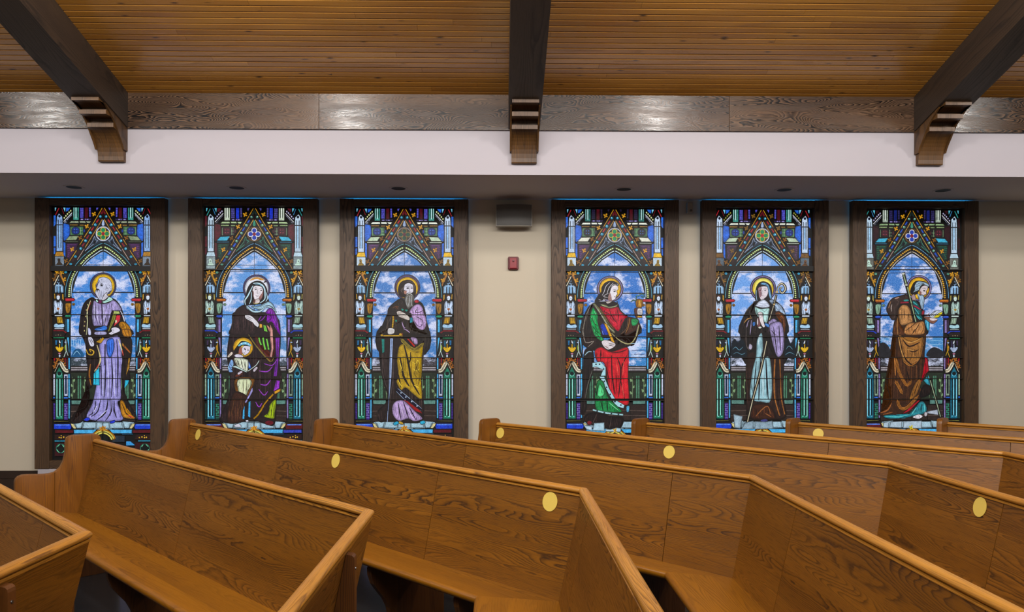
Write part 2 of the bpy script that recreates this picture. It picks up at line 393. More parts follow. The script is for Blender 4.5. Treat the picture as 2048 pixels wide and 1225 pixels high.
# yellow seat-spacing stickers on the backrests
def sticker(k, L, seg, drop, label):
    B = PB[k]; u, n = (U1, N1) if seg == 1 else (U2, N2)
    z = TOP-drop; fr = (.8595-z)/(.8595-.360); s = .018+fr*.110
    nrm = Vector((n[0]*.4995, n[1]*.4995, .110)).normalized()
    p = Vector((B[0]+u[0]*L+n[0]*s, B[1]+u[1]*L+n[1]*s, z))+nrm*.0009
    q = bmesh.new(); bmesh.ops.create_cone(q, cap_ends=True, segments=48, radius1=.0475, radius2=.0472, depth=.0012)
    me = bpy.data.meshes.new('round_sticker'); q.to_mesh(me); q.free()
    o = link('round_sticker', me, GOLDST)
    o.matrix_world = Matrix.Translation(p) @ nrm.to_track_quat('Z', 'Y').to_matrix().to_4x4()
    tag(o, label, 'sticker', 'yellow round stickers')
sticker(2, 4.285, 1, .090, 'yellow round sticker beside the curved pew end below the second window')
sticker(2, 2.10, 1, .090, 'yellow round sticker near the middle of a long pew back, below the third window')
sticker(2, .19, 1, .090, 'large yellow round sticker just left of a pew bend at bottom centre')
sticker(4, 3.245, 1, .090, 'small yellow round sticker at a pew end on the wall below the fire alarm')
sticker(4, 1.50, 1, .090, 'yellow round sticker on a pew back below the window of the red robed saint')
sticker(6, 1.955, 1, .090, 'yellow round sticker half hidden behind a pew rail, below the second window from the right')
sticker(4, .863, 2, .090, 'yellow round sticker on the angled pew back at the far right')
# ------------------------------------------------------------------ windows: frames
WC = (-4.257, -2.642, -1.035, 1.226, 2.846, 4.477)
U = .0012745; GY = 8.0
wins = []

GLOW = bpy.data.materials.new('blue_leak_light'); GLOW.use_nodes = True
_b = GLOW.node_tree.nodes['Principled BSDF']; _b.inputs['Base Color'].default_value = (0, 0, 0, 1)
_b.inputs['Emission Color'].default_value = (.02, .30, .75, 1); _b.inputs['Emission Strength'].default_value = 8.0
GLOW2 = GLOW.copy(); GLOW2.name = 'blue_leak_light_dim'; GLOW2.node_tree.nodes['Principled BSDF'].inputs['Emission Strength'].default_value = 1.6
for i, x in enumerate(WC):
    t = empty('window_%d' % (i+1), (x, WY, 0)); tag(t, kind='structure'); wins.append(t)
    w = .685; y0 = -.118; y1 = -.03; zt, z0 = 3.165, .285; st = .153
    for s_ in (-1, 1):
        a, b2 = sorted((s_*w, s_*(w-st)))
        box('stile', (a, y0, z0), (b2, y1, zt), STAINV, t, .003, 2, segs=1)
    box('top_rail', (-w+st+.0005, y0+.004, zt-.079), (w-st-.0005, y1, zt-.001), STAINV, t, .002, 0, segs=1)
    box('bottom_rail', (-w+st+.0005, y0+.004, z0+.001), (w-st-.0005, y1, z0+.088), STAINV, t, .002, 0, segs=1)
    box('light_box', (-w+.03, -.110, z0-.055), (w-.03, -.029, z0-.0005), BULK, t, .002)
    box('light_box', (-w+.05, -.0295, z0-.05), (w-.05, -.0005, zt-.012), BULK, t)
    box('glow_strip', (-w+.06, -.027, zt-.0115), (w-.06, -.004, zt-.006), GLOW, t)
    for s_ in (-1, 1):
        a, b2 = sorted((s_*(w-.0485), s_*(w-.044)))
        box('glow_strip', (a, -.024, z0+.1), (b2, -.010, zt-.02), GLOW2, t)
# ------------------------------------------------------------------ stained glass
# Every window is cut from the same cartoon: an architectural surround (mirrored about its middle) and one figure.
# Outlines are listed in drawing units of the sheet named after '@'; a sheet has an origin and a scale on the glass.
TEMPLATE = '''
@t3
n background_glass
p $F 48,215 95,215 95,380 60,425 48,425
p $F 48,600 95,600 95,800 48,800
p $F 50,820 90,820 85,930 50,950
s $F 230,385 290,370 335,385 350,420 350,590 235,690
p $F 230,710 275,730 275,1010 232,950
p $F 280,70 365,70 330,130 280,150
p $T 70,68 105,68 90,130 72,130
p $T 225,68 275,68 265,160 245,120
n roof_glass
p $R 140,75 160,85 95,215 75,205
p $R2 190,75 210,80 255,190 235,195
n shaft_glass
p $W 150,178 215,240 220,385 105,385 110,240
p $W 105,400 218,400 218,885 103,885
d $W2 150,405 178,405 178,820 150,820
d 101828 130,295 145,295 145,382 130,382
d 101828 182,295 196,295 196,382 182,382
d 101828 131,402 145,402 145,822 131,822
d 101828 182,402 196,402 196,822 182,822
e 0c1428 160,232 24,26
p $Y 100,895 225,895 245,980 75,980
p $Wb 78,985 245,985 245,1143 78,1143
D $Yo 125,1040 150,1020 175,1040 180,1090 210,1120 205,1143 110,1143 110,1120 130,1090
e 0c1428 152,1068 9,14
l 14100c 5 118,1120 150,1100 205,1122
n buttress_glass
p $Bu 240,345 395,165 390,230 350,240 300,350 250,365
l f0f0f4 9 240,330 395,165
l 8a94b0 6 262,345 388,205
e 10121c 300,318 20,20
e $Be 250,262 12,16
e $Be 280,225 12,16
e $Be 310,190 12,16
e $Be 340,158 12,16
e $Be 370,130 12,16
n column_glass
p $C 415,68 522,68 522,300 415,300
d 0a1818 440,68 454,68 454,250 440,250
d 0a1818 484,68 498,68 498,250 484,250
l $C2 7 432,68 432,255
l $C2 14 469,68 469,270
n brick_glass
p $Bk 538,72 612,72 612,262 538,262
l 0c0c20 6 538,110 612,110
l 0c0c20 6 538,150 612,150
l 0c0c20 6 538,190 612,190
l 0c0c20 6 538,228 612,228
l 0c0c20 5 575,72 575,110
l 0c0c20 5 560,150 560,190
l 0c0c20 5 590,110 590,150
l 0c0c20 5 585,190 585,228
n window_glass
p $Wr 630,68 697,68 697,270 630,270
n brick_glass
p $Bk 707,68 748,68 748,245 712,245
l 0c0c20 6 707,105 748,105
l 0c0c20 6 707,150 748,150
l 0c0c20 6 707,195 748,195
p $Bk 845,70 890,70 862,128 842,100
p 2a2048 530,272 765,272 748,308 545,308
d 9a90d8 560,280 600,280 600,300 560,300
d 9a90d8 640,280 655,280 655,300 640,300
d 9a90d8 670,282 700,282 700,300 670,300
n cornice_glass
p $L 345,362 375,322 515,322 520,360
p $L 535,322 640,322 650,360 540,358
p $L 650,325 745,325 725,365 680,362
d $Lo 355,385 500,385 500,404 355,404
d $Lo 540,390 620,390 612,408 540,408
n panel_glass
p $G 365,425 605,425 605,585 365,590
l 9ac890 5 375,440 375,580
l 9ac890 5 555,440 555,575
l 9ac890 4 540,500 600,500
l 9ac890 4 540,560 600,560
c $Rd 462,505 74,72
l 0a0a20 6 462,440 462,572
l 0a0a20 6 395,505 530,505
e $Rd2 440,480 10,8
e $Rd2 485,480 10,8
e $Rd2 440,530 10,8
e $Rd2 485,530 10,8
c $Rd 622,505 22,36
n cornice_glass
p $L2 275,683 340,605 520,600 470,685
p $L3 275,700 500,700 500,717 275,717
n brick_glass
p $Bp 285,735 520,735 480,830 350,1040 290,1010
l $Bl 5 310,765 470,765
l $Bl 5 300,800 345,790 350,830 305,835
l $Bl 5 310,870 350,875
l $Bl 5 315,910 350,905 325,960
l $Bl 5 305,980 340,985
n gable_glass
p 1c1517 955,72 985,72 985,330 470,1143 300,1143
p $A2 985,80 985,180 945,200 920,180
n gable_moulding
q $A1 17 957,78 886,205
q $A1 17 880,216 770,400
q $A1 17 745,440 625,625
q $A1 17 610,655 540,770
q $A1 17 482,870 352,1070
q $A3 17 345,1082 305,1143
n gable_glass
p $S1 880,280 903,300 862,362 838,340
p $S1 790,425 812,440 768,510 743,490
p $S2 700,575 727,590 683,662 653,640
p $S2 615,725 642,740 600,808 570,785
p $S3 520,865 552,890 500,962 468,945
p $S3 425,1010 455,1030 410,1090 385,1075
n roundel_glass
c $Dt 925,238 27,27
c $Dt 830,392 31,31
c $Dt 738,542 33,30
c $Dt 648,692 31,31
c $Dt 560,838 29,29
c $Dt 460,988 31,26
c $Dt 372,1128 32,22
e $Dh 918,230 8,8
e $Dh 822,386 8,9
e $Dh 730,536 9,8
e $Dh 640,686 9,9
e $Dh 552,832 8,8
n gable_moulding
l $A4 10 960,290 890,410
l $A4 10 884,420 640,820
l $A5 10 625,842 495,1050
k $K 805,195
k $K 672,425
k $K2 548,640
k $K 398,855
k $K2 285,1072
n spandrel_glass
p $Sp 977,345 950,420 640,900 800,800 977,715
l $Sl 7 815,605 775,710 640,890
l $Sl 7 815,605 832,672 878,690
l $Sl 7 878,690 770,780 640,880
D 0e141c 800,700 830,690 850,710 800,760
D $Sl 962,330 977,300 992,330 1000,400 955,400
n rosette_glass
c $O1 977,560 142,142
e $O2 977,560 118,120
e $O3 977,490 52,52
e $O3 977,630 52,52
e $O3 907,560 52,52
e $O4 977,492 40,40
e $O4 977,628 40,40
e $O4 909,560 40,40
e $O5 977,560 32,34
n arch_moulding
q $M1 15 968,738 900,765 830,808 750,862 668,930
q $M1 15 658,938 600,990 540,1055 470,1140
q $M2 34 968,802 900,832 850,860 720,962
q $M2 34 710,972 640,1040 545,1142
b $M3 968,802 900,832 850,860 720,962 640,1040 550,1138
q $M4 20 968,862 915,885 850,930 735,1010
q $M4 20 725,1018 670,1068 605,1142
n sky_pane
y $Sk 977,895 920,918 850,962 735,1040 640,1143 977,1143
@u3
y $Sk 405,652 606,652 606,826 352,826 372,740
y $Sk 346,832 606,832 606,1013 340,1013
y $Sk 336,1017 606,1017 606,1198 336,1198
y $Sk2 336,1202 606,1202 606,1374 336,1374
y $Sk3 336,1378 606,1378 606,1448 336,1448
@l3
n balustrade_glass
p 332e30 338,522 607,522 607,565 338,565
d b4acb4 340,528 607,528 607,536 340,536
d b4acb4 340,546 607,546 607,554 340,554
p 262f22 338,572 607,572 607,797 338,797
p $Pi 392,600 426,600 426,792 392,792
l 141a12 6 408,600 408,792
L $Pl 4 352,610 357,690 352,790
D $Pl 352,640 372,622 368,650
D $Pl 354,690 342,668 340,690
D $Pl 355,730 375,712 370,742
D $Pl 352,770 340,748 338,772
L $Pl 4 455,610 452,690 456,790
D $Pl 455,640 475,622 470,652
D $Pl 455,700 438,682 440,706
D $Pl 455,750 474,732 470,758
p $Pb 342,806 450,806 450,842 345,840
p 30241f 338,850 470,850 470,978 338,985
p 30241f 474,850 607,850 607,978 474,978
l 6a5850 4 338,900 607,890
l 6a5850 4 338,940 607,935
n floor_tile
p $Ti 345,992 430,988 424,1042 372,1040
p $Ti 434,990 530,985 520,1050 430,1046
p $Ti 536,986 607,986 607,1054 528,1052
@t6
n arch_moulding
q $M1 15 470,-33 425,25 385,90 330,210 290,350 275,470 270,570
q $M2 32 545,-33 495,20 450,90 390,230 355,380 345,480 342,572
b $M3 545,-33 495,20 450,90 390,230 355,380 345,480 342,572
q $M4 18 605,-33 545,30 500,90 468,145 425,235 395,350 385,460 380,560
n gable_moulding
q $A3 17 300,-33 262,40
n background_glass
p $Wb 78,-30 245,-30 245,35 78,35
y $Sk 625,-33 976,-33 976,86 520,86
n canopy_glass
p $Cr 165,92 202,120 277,320 262,367 160,152
k $K 120,108
k $K2 100,168
k $K 212,112
k $K 250,245
k $K2 68,240
l $Cl 13 152,165 62,345
p $Tr 150,228 176,300 242,370 242,490 80,490 75,370
e 0c1420 150,282 20,22
e 0c1420 125,322 22,18
e 0c1420 178,322 22,18
d 0c1420 110,375 128,352 132,490 110,490
d 0c1420 168,352 188,375 190,490 166,490
d 5a98c8 142,365 156,365 156,490 142,490
c $Dt 282,105 30,26
n angel_glass
p $Aw 65,510 86,505 96,600 70,600
p $Aw 214,508 242,520 246,640 215,600
s $Ar 60,650 110,636 140,690 180,626 225,690 226,780 216,887 150,887 130,850 68,887 62,800
e $Af 142,575 30,46
D $Ah 113,552 128,520 160,515 178,540 165,552 142,538
l 10182a 7 128,585 140,585
l 10182a 7 152,585 162,585
l 10182a 9 110,648 140,760
l 10182a 9 168,648 160,760
l 10182a 9 100,790 98,882
l 10182a 9 150,810 150,882
l 10182a 9 190,800 186,882
l 10182a 8 70,720 95,780
l 10182a 8 212,700 190,770
D $Ab 120,768 168,775 152,812 124,806
d $Af 75,900 216,900 216,922 80,922
p $Ag 110,940 216,940 242,1066 200,1062 128,1062
L 1c1208 8 135,945 150,1055
L 1c1208 8 170,945 190,1055
L 1c1208 7 195,945 225,1055
D $Ad 75,1085 110,1070 150,1090 240,1078 240,1136 80,1136
l $Af 8 75,1162 242,1162
n capital_glass
p $Kc 272,592 430,592 456,612 440,646 290,652 268,630
d $Kh 285,602 420,602 430,615 285,618
s $Ka 280,688 385,690 372,780 348,868 300,872 276,800
L 1c1208 8 305,695 325,780 310,860
L 1c1208 8 345,695 335,780 330,860
L 1c1208 7 375,700 350,800
c $Ka 428,706 26,24
e 1c1208 428,708 11,10
c $Kr 325,926 64,30
d $Kq 275,915 370,915 372,928 275,928
n column_glass
p $Sd 266,985 300,985 302,1225 270,1225
p $Sc 303,985 350,985 350,1225 305,1225
@t7
n moulding_glass
p $Rm 52,6 240,6 305,50 285,74 232,36 52,36
p 241c1a 52,45 225,48 275,80 250,132 52,132
e c8a880 145,102 9,8
e c8a880 190,106 7,6
e c8a880 100,106 7,6
p $Gl 52,145 252,145 252,166 52,166
n column_glass
p $Sc 302,150 347,150 357,500 328,300
p $Sc 330,525 362,525 362,745 332,745
n candle_glass
p $Ca 85,200 132,200 120,292 88,292
p $Cb 190,200 236,200 230,320 190,330
D d8e4f0 160,195 188,250 164,252
D $Cg 95,332 130,325 150,345 168,300 185,345 210,325 242,340 215,390 172,422 125,390
d $Cg 160,270 176,270 173,425 165,425
d d080a0 145,440 192,440 186,462 150,462
e c8d8e8 170,495 14,26
l $Ps 9 285,190 294,400
l $Ps 9 294,400 250,515
l $Ps 9 294,400 328,490
D $Pg 262,320 284,290 286,400 270,385
e a8c0e8 280,240 20,12
p $Rr 260,530 286,530 286,642 262,620
p $Rs 290,530 326,530 326,740 295,690
d $Rr 60,540 86,540 86,582 66,592
k $K3 100,632
k $K3 78,700
k $K3 140,562
k $K3 252,662
k $K3 212,585
n niche_gable
q $Cl 15 160,625 78,795
q $Cl 15 176,592 270,760 345,770
@t8
n niche_glass
p $Tl 165,-60 226,50 242,150 242,930 95,930 95,150 106,50
e 08181a 165,70 38,36
L $Tm 6 122,65 135,110 165,122 198,110 212,66
d 061416 132,165 158,165 158,880 132,880
d 061416 190,165 212,165 212,870 190,870
l $Tm 13 121,165 121,880
l $Tm 13 176,165 176,860
l $Tm 8 116,884 150,884
l $Tm 8 185,884 212,884
n column_glass
p $Co 52,85 86,85 86,482 52,482
p 1f68d0 50,505 86,505 86,540 50,540
p $Br 52,630 90,630 90,930 55,930
l 140c24 6 52,680 90,680
l 140c24 6 52,730 90,730
l 140c24 6 52,780 90,780
l 140c24 6 52,830 90,830
l 140c24 6 52,880 90,880
p $Co 250,90 325,90 325,492 255,492
d $Cs 270,112 306,112 306,458 270,458
p 2a6ee0 250,510 325,510 325,542 250,542
p $Br 255,630 325,630 325,940 255,940
l $Bq 5 258,655 320,655
l $Bq 5 258,695 320,695
l $Bq 5 258,735 320,735
l $Bq 5 258,775 320,775
l $Bq 5 258,815 320,815
l $Bq 5 258,860 320,860
l $Bq 5 258,905 320,905
l $Bq 5 275,655 275,695
l $Bq 5 305,695 305,735
l $Bq 5 275,735 275,775
l $Bq 5 305,775 305,815
l $Bq 5 275,815 275,860
p $Sc 330,80 362,80 366,532 332,532
p $Sc 332,560 366,560 362,915 332,915
n plinth_glass
p 6e6a2c 68,960 330,960 346,974 68,982
@b1
p $Bb 88,190 420,190 446,250 420,300 88,296
d 5a8af0 110,200 400,200 410,222 110,222
p $Bm 110,310 480,315 480,378 110,380
p 2c1610 100,405 400,405 440,510 100,510
e e0b030 195,465 13,14
e e0b030 232,472 11,14
e e0b030 285,458 15,14
e e0b030 235,430 9,8
e e0b030 340,470 11,14
p 2f9ec4 100,525 365,525 360,552 100,552
p 380c10 100,572 430,572 430,850 100,850
c 3f8a74 225,690 100,98
e 0a1410 225,690 86,84
l 80e8b0 9 160,655 200,612
l 80e8b0 9 262,620 292,662
l 80e8b0 9 146,712 188,772
l 80e8b0 9 268,772 292,738
l 14100e 12 228,600 228,782
p d8cc90 430,180 490,190 545,280 492,286 450,240
n floor_tile
p $Ti 475,150 690,132 645,280 555,280 510,190
p $Ti 702,150 950,152 945,280 672,280
p $Ti 962,160 1090,165 1090,280 955,280
n step_glass
p 4cb4ee 495,305 960,305 880,386 500,386
p 2c90c8 480,394 690,394 690,408 480,408
p 26303c 640,430 860,430 900,560 640,560
p 3c9ae0 610,545 520,545 430,630 610,635
n canopy_arch
p 10160f 1088,380 1030,410 985,470 960,560 850,620 850,700 1088,700
q c8801c 20 850,520 880,440 950,380 1030,330 1088,312
q d8cc60 11 880,520 915,440 1000,375 1088,348
D a8641c 1030,318 1050,270 1088,225 1088,310
k d8921c 1060,285
'''
KEYA = dict(F='2466d6', T='7ac8e4', R='b8202e', R2='7a1420', W='c4d8f2', W2='8ebcec', Y='f0bc14', Wb='c2d8ea', Yo='9a7a20', Bu='6e7488', Be='e0e8a0',
 C='3f9c90', C2='cdeef0', Bk='5452c4', Wr='4c0c18', L='dfe4d6', Lo='8a661e', G='3c6c48', Rd='15348c', Rd2='4a80d8', L2='b4c8ac', L3='e6f2e0', Bp='3e2048', Bl='8a4a9a',
 A1='e0a01c', A2='6a1420', A3='b07a34', A4='d8a040', A5='c8a898', S1='b41c30', S2='8a2436', S3='33191d', Dt='2c9cc4', Dh='b0f0ff', K='dc9c18', K2='8a5a18', K3='a86420',
 Sp='2c3746', Sl='a8bce0', O1='c4c8d4', O2='2c2a2c', O3='d8b43c', O4='1c8a54', O5='a01c2c', M1='5cb8d4', M2='39451c', M3='d4e894', M4='c8e4f4', Sk='4a8ed4', Sk2='3f84c8', Sk3='3a5a78',
 Pi='4f8468', Pl='87a878', Pb='5c8a80', Ti='9dbccc', Cr='b4722a', Cl='e6dcc0', Tr='98c0e6', Aw='cc981a', Ar='c4d8f4', Af='dce8fa', Ah='6a3a20', Ab='a85e20', Ag='cc9c1a', Ad='a8d0f0',
 Kc='ac1626', Kh='e03a48', Ka='b27c16', Kr='176c4c', Kq='3ab888', Sd='14465a', Sc='4cb4ec', Rm='7c1620', Gl='2a9c68', Ca='1a6ea4', Cb='185a72', Cg='e4b41a', Ps='cce0dc', Pg='8aa830',
 Rr='a41424', Rs='561420', Tl='1c7a60', Tm='a4f0e4', Co='c4cce4', Cs='0c2648', Br='42288a', Bq='b0a4ec', Bb='1a40d0', Bm='5c1018')
KEYB = dict(KEYA, F='521420', T='5cc0d8', R='2f9c98', R2='3a8cc8', W='bcd4e8', W2='9cc8ea', Y='b8d4e4', Wb='8a9ca0', Yo='c4e4d4', Bu='2c2630', Be='c0b8e0', C='c0d0b8', C2='f0f8f0',
 Bk='4c4890', Wr='1c38d0', L='a8c090', Lo='8aa06c', G='33202c', Rd='4a1824', Rd2='a04050', L2='3cacd0', L3='2c80a8', Bp='18332a', Bl='2c9c6c', A2='1c2c28', A4='d4a844', S1='2458d0', S2='2458d0', S3='1c4cb8',
 Dt='52907c', Dh='e4fff0', Sp='20302c', Sl='4c9c84', O1='6a4a1c', O2='1c1c28', O3='dcdce8', O4='1c40b4', O5='8a2030', M1='68b4e8', M2='442c10', M3='e8ac20', M4='d8ccb8', Sk='86b0e0', Sk2='5c94cc', Sk3='6a6c7c',
 Aw='a89a48', Ar='b0ccc4', Af='d4e8e0', Ah='8a8040', Ab='b0903c', Ag='98b49c', Ad='a8d4e0', Kc='a8560f', Kh='d88420', Ka='8cb89c', Kr='1c3cb0', Kq='4c7cf0', Sd='3c2c50', Sc='8c78b8', Rm='1c3cb8', Cg='a8b8d8', Ca='3c2c4c', Cb='302a48',
 Ps='d8a820', Pg='c08a18', Tl='12708c', Tm='90e4f8', Co='8ca890', Cs='0c1c1c', Br='163c34', Bq='44c498', Bb='5c1018', Bm='3444c0', Cr='c08a20')
FIG = {}
FIG[1] = '''
@f1
n cloak_glass
s 1c1412 350,560 480,560 720,540 870,700 950,960 1010,1060 1060,1240 150,1240 250,700
@l1
n cloak_glass
s 1e1412 428,0 560,0 600,120 600,280 545,360 532,470 485,520 505,590 490,700 440,780 350,785 380,700 470,650 490,560 475,450 490,330 478,240 470,120
s 1c1412 720,60 850,60 860,200 840,330 850,420 800,490 830,600 905,745 800,745 760,620 780,480 770,240
@f1
n halo_glass
c 4a4a7c 535,305 245,252
c e6b612 540,305 214,224
n cloak_glass
s 1e1412 340,520 390,560 400,600 345,640 330,850 370,1060 390,1110 380,1225 100,1225 100,950 140,720 200,600 280,540
n robe_glass
s a699d0 350,600 400,590 480,640 640,620 720,570 800,620 860,700 870,770 740,780 700,870 660,1050 540,1062 500,1060 400,1062 350,1040 322,850
l 2a2030 20 510,640 528,1060
L 2a2030 14 400,620 388,830 432,1030
L 2a2030 9 650,640 662,750
L 2a2030 10 350,690 345,850 360,1010
L 2a2030 16 600,850 555,1050
L 2a2030 11 450,870 470,990 505,1050
L 2a2030 8 455,660 450,780
L 2a2030 8 590,660 600,740
s 2a2024 700,780 740,790 700,900 640,1100 600,1110 650,950
L dcdcf4 10 370,680 365,980
L dcdcf4 10 425,680 420,840 450,1000
L dcdcf4 10 545,700 560,1020
n face_glass
s c9cde6 455,165 520,140 600,150 670,200 700,280 702,380 660,430 600,485 540,520 510,580 460,565 420,500 385,430 410,350 398,290 430,240
D 4a4458 400,300 440,240 460,190 468,225 445,265 425,320 412,335
D 15141c 480,284 508,274 532,298 502,308
L 15141c 5 470,300 500,318 535,312
L 15141c 9 462,252 500,255 545,285
L 1c161c 8 400,300 395,340 428,352
D 201a20 408,365 450,360 475,402 440,385 425,420 412,400
L 3a3c5c 7 470,400 480,480 465,548
L 3a3c5c 7 510,390 508,470 488,560
L 3a3c5c 6 550,400 545,470 515,540
L 3a3c5c 6 445,430 450,500
L 24202a 8 592,400 590,360 618,345 632,372 606,402
D 4a4a60 618,440 660,405 696,395 655,460 626,458
L 2c3850 7 585,270 600,330 640,350
L 2c3850 7 640,290 690,320
L 2c3850 7 480,170 520,190 500,205
L 2c3850 6 650,330 690,360
s d2cedd 540,500 602,425 612,480 642,500 562,572 512,572
n collar_glass
s b4e8de 520,602 600,565 650,510 722,560 650,602 560,627
L 14242c 6 540,600 620,580 700,560
s b4e8de 408,560 446,592 430,617 398,590
c 6a1c50 480,602 36,34
n cloak_trim
L e8ecb4 16 300,580 250,720 235,850 240,1000 220,1225
L c8402e 8 312,600 262,720 240,800
L 3a2a14 5 240,850 232,1000 222,1200
e d0c078 245,660 9,14
e d0c078 222,760 9,14
e d0c078 208,880 9,14
e d0c078 192,980 9,14
e d0c078 182,1060 9,14
e d0c078 185,1150 9,14
n robe_glass
L d8dcf0 20 862,775 910,870 940,975
L 2a2030 6 870,800 900,880
n book_glass
p e02c40 790,850 866,860 850,970 740,1072 760,980
p 8a8a30 735,780 800,790 760,950 650,1165 628,1155 690,950
p b8c870 735,778 842,785 850,832 740,832
L 3a3010 7 770,800 720,950 660,1100
D d8d8b0 770,945 800,970 770,1010
n sleeve_glass
s c8840e 870,980 950,990 1040,1080 1062,1225 900,1225 880,1130 828,1040
L 241408 9 880,1000 930,1060 900,1100
L 241408 9 950,1010 980,1110 1000,1225
L 241408 9 900,1130 950,1170 940,1225
L 241408 9 1000,1080 1030,1180
L f0c040 7 920,1010 960,1080 970,1200
n sash_glass
s 2f78e0 378,1112 480,1080 560,1058 616,1080 592,1140 470,1152 388,1142
L 0c1c4c 7 400,1120 500,1105 590,1085
L 9cc4ff 6 420,1130 520,1125
s a8a4d0 390,1170 580,1165 590,1225 390,1225
L 2a2030 7 420,1175 430,1220
L 2a2030 7 480,1175 500,1220
s c0c4e8 250,1100 300,1120 312,1225 258,1225
n hand_glass
s dedaec 690,1110 760,1080 840,1110 850,1160 760,1200 690,1225 640,1200 700,1160
L 1c161c 6 705,1130 745,1120
L 1c161c 6 690,1165 748,1140
L 1c161c 6 690,1200 750,1165
@l1
n cloak_glass
n robe_glass
s 9a94d8 590,100 660,70 760,60 780,240 772,420 772,580 745,620 792,750 720,775 600,775 480,742 530,620 560,480 600,300
l 14101e 10 638,120 636,300
L 14101e 9 640,250 642,400 632,570
L 14101e 11 690,230 700,400 690,570
L 14101e 9 735,80 745,240 738,570
L 14101e 8 605,300 606,560
L 14101e 10 520,735 575,690 600,590
L 14101e 13 560,770 640,700 662,590
L 14101e 10 640,770 690,690 695,590
L 14101e 11 735,745 715,680 715,600
L 14101e 9 560,600 545,690 500,725
L dcdcff 6 655,250 665,400 660,570
L dcdcff 6 620,310 622,560
L dcdcff 6 712,250 718,560
L dcdcff 6 590,740 650,680
L dcdcff 6 540,700 570,640
n sash_glass
s 3a74e8 655,90 705,75 715,150 690,228 660,218 650,150
L 0c1c4c 5 670,100 675,200
L 0c1c4c 4 692,95 692,190
n hand_glass
s d8d8f0 495,60 530,70 547,130 520,142 500,110
L 14101e 5 505,80 530,125
L 14101e 5 515,72 540,115
n book_glass
p c8941c 562,102 618,64 632,76 602,118
n cloak_trim
L e0b030 9 478,165 495,205 530,212 542,182 505,165 520,190
p 2ab4d8 540,370 590,315 592,470 535,465
p 2ab4d8 805,425 842,425 835,455 800,495
L 0c2a34 5 560,360 560,460
L d8c890 12 570,130 597,230 590,285 548,352
L d02c2c 7 588,285 560,335
L e0d8a0 9 752,80 792,215
L d02c2c 7 782,170 792,220
L a86a20 12 515,290 505,380 520,470
n sleeve_glass
s c8821a 780,0 850,0 860,60 800,60
L 241408 5 800,0 820,55
L 241408 5 830,0 845,55
p b88428 785,108 856,190 848,202 778,132
L c02c2c 5 790,130 850,195
L 241408 4 800,112 800,150
p b88428 835,240 848,240 845,320 815,380 825,310
n robe_tail
s c8861c 765,600 800,610 830,690 895,748 800,745 770,690
L 241408 7 780,620 820,720
L 241408 7 800,690 860,745
L d83048 7 830,720 880,745
n landscape_detail
L 0c2c48 5 345,72 400,78 450,70
L b0dcff 4 352,80 352,140
L b0dcff 4 372,80 372,150
L b0dcff 4 392,82 392,150
L b0dcff 4 412,82 412,155
L b0dcff 4 432,80 432,150
D 1c5a8c 355,215 380,170 420,160 455,200 455,230 358,230
L a8e0ff 4 370,215 400,180 430,215
L 0c2c48 4 870,20 875,60 865,200
n shoe_glass
s 2038d0 455,762 488,740 512,755 490,772
s 2038d0 678,777 720,764 716,786 686,792
'''
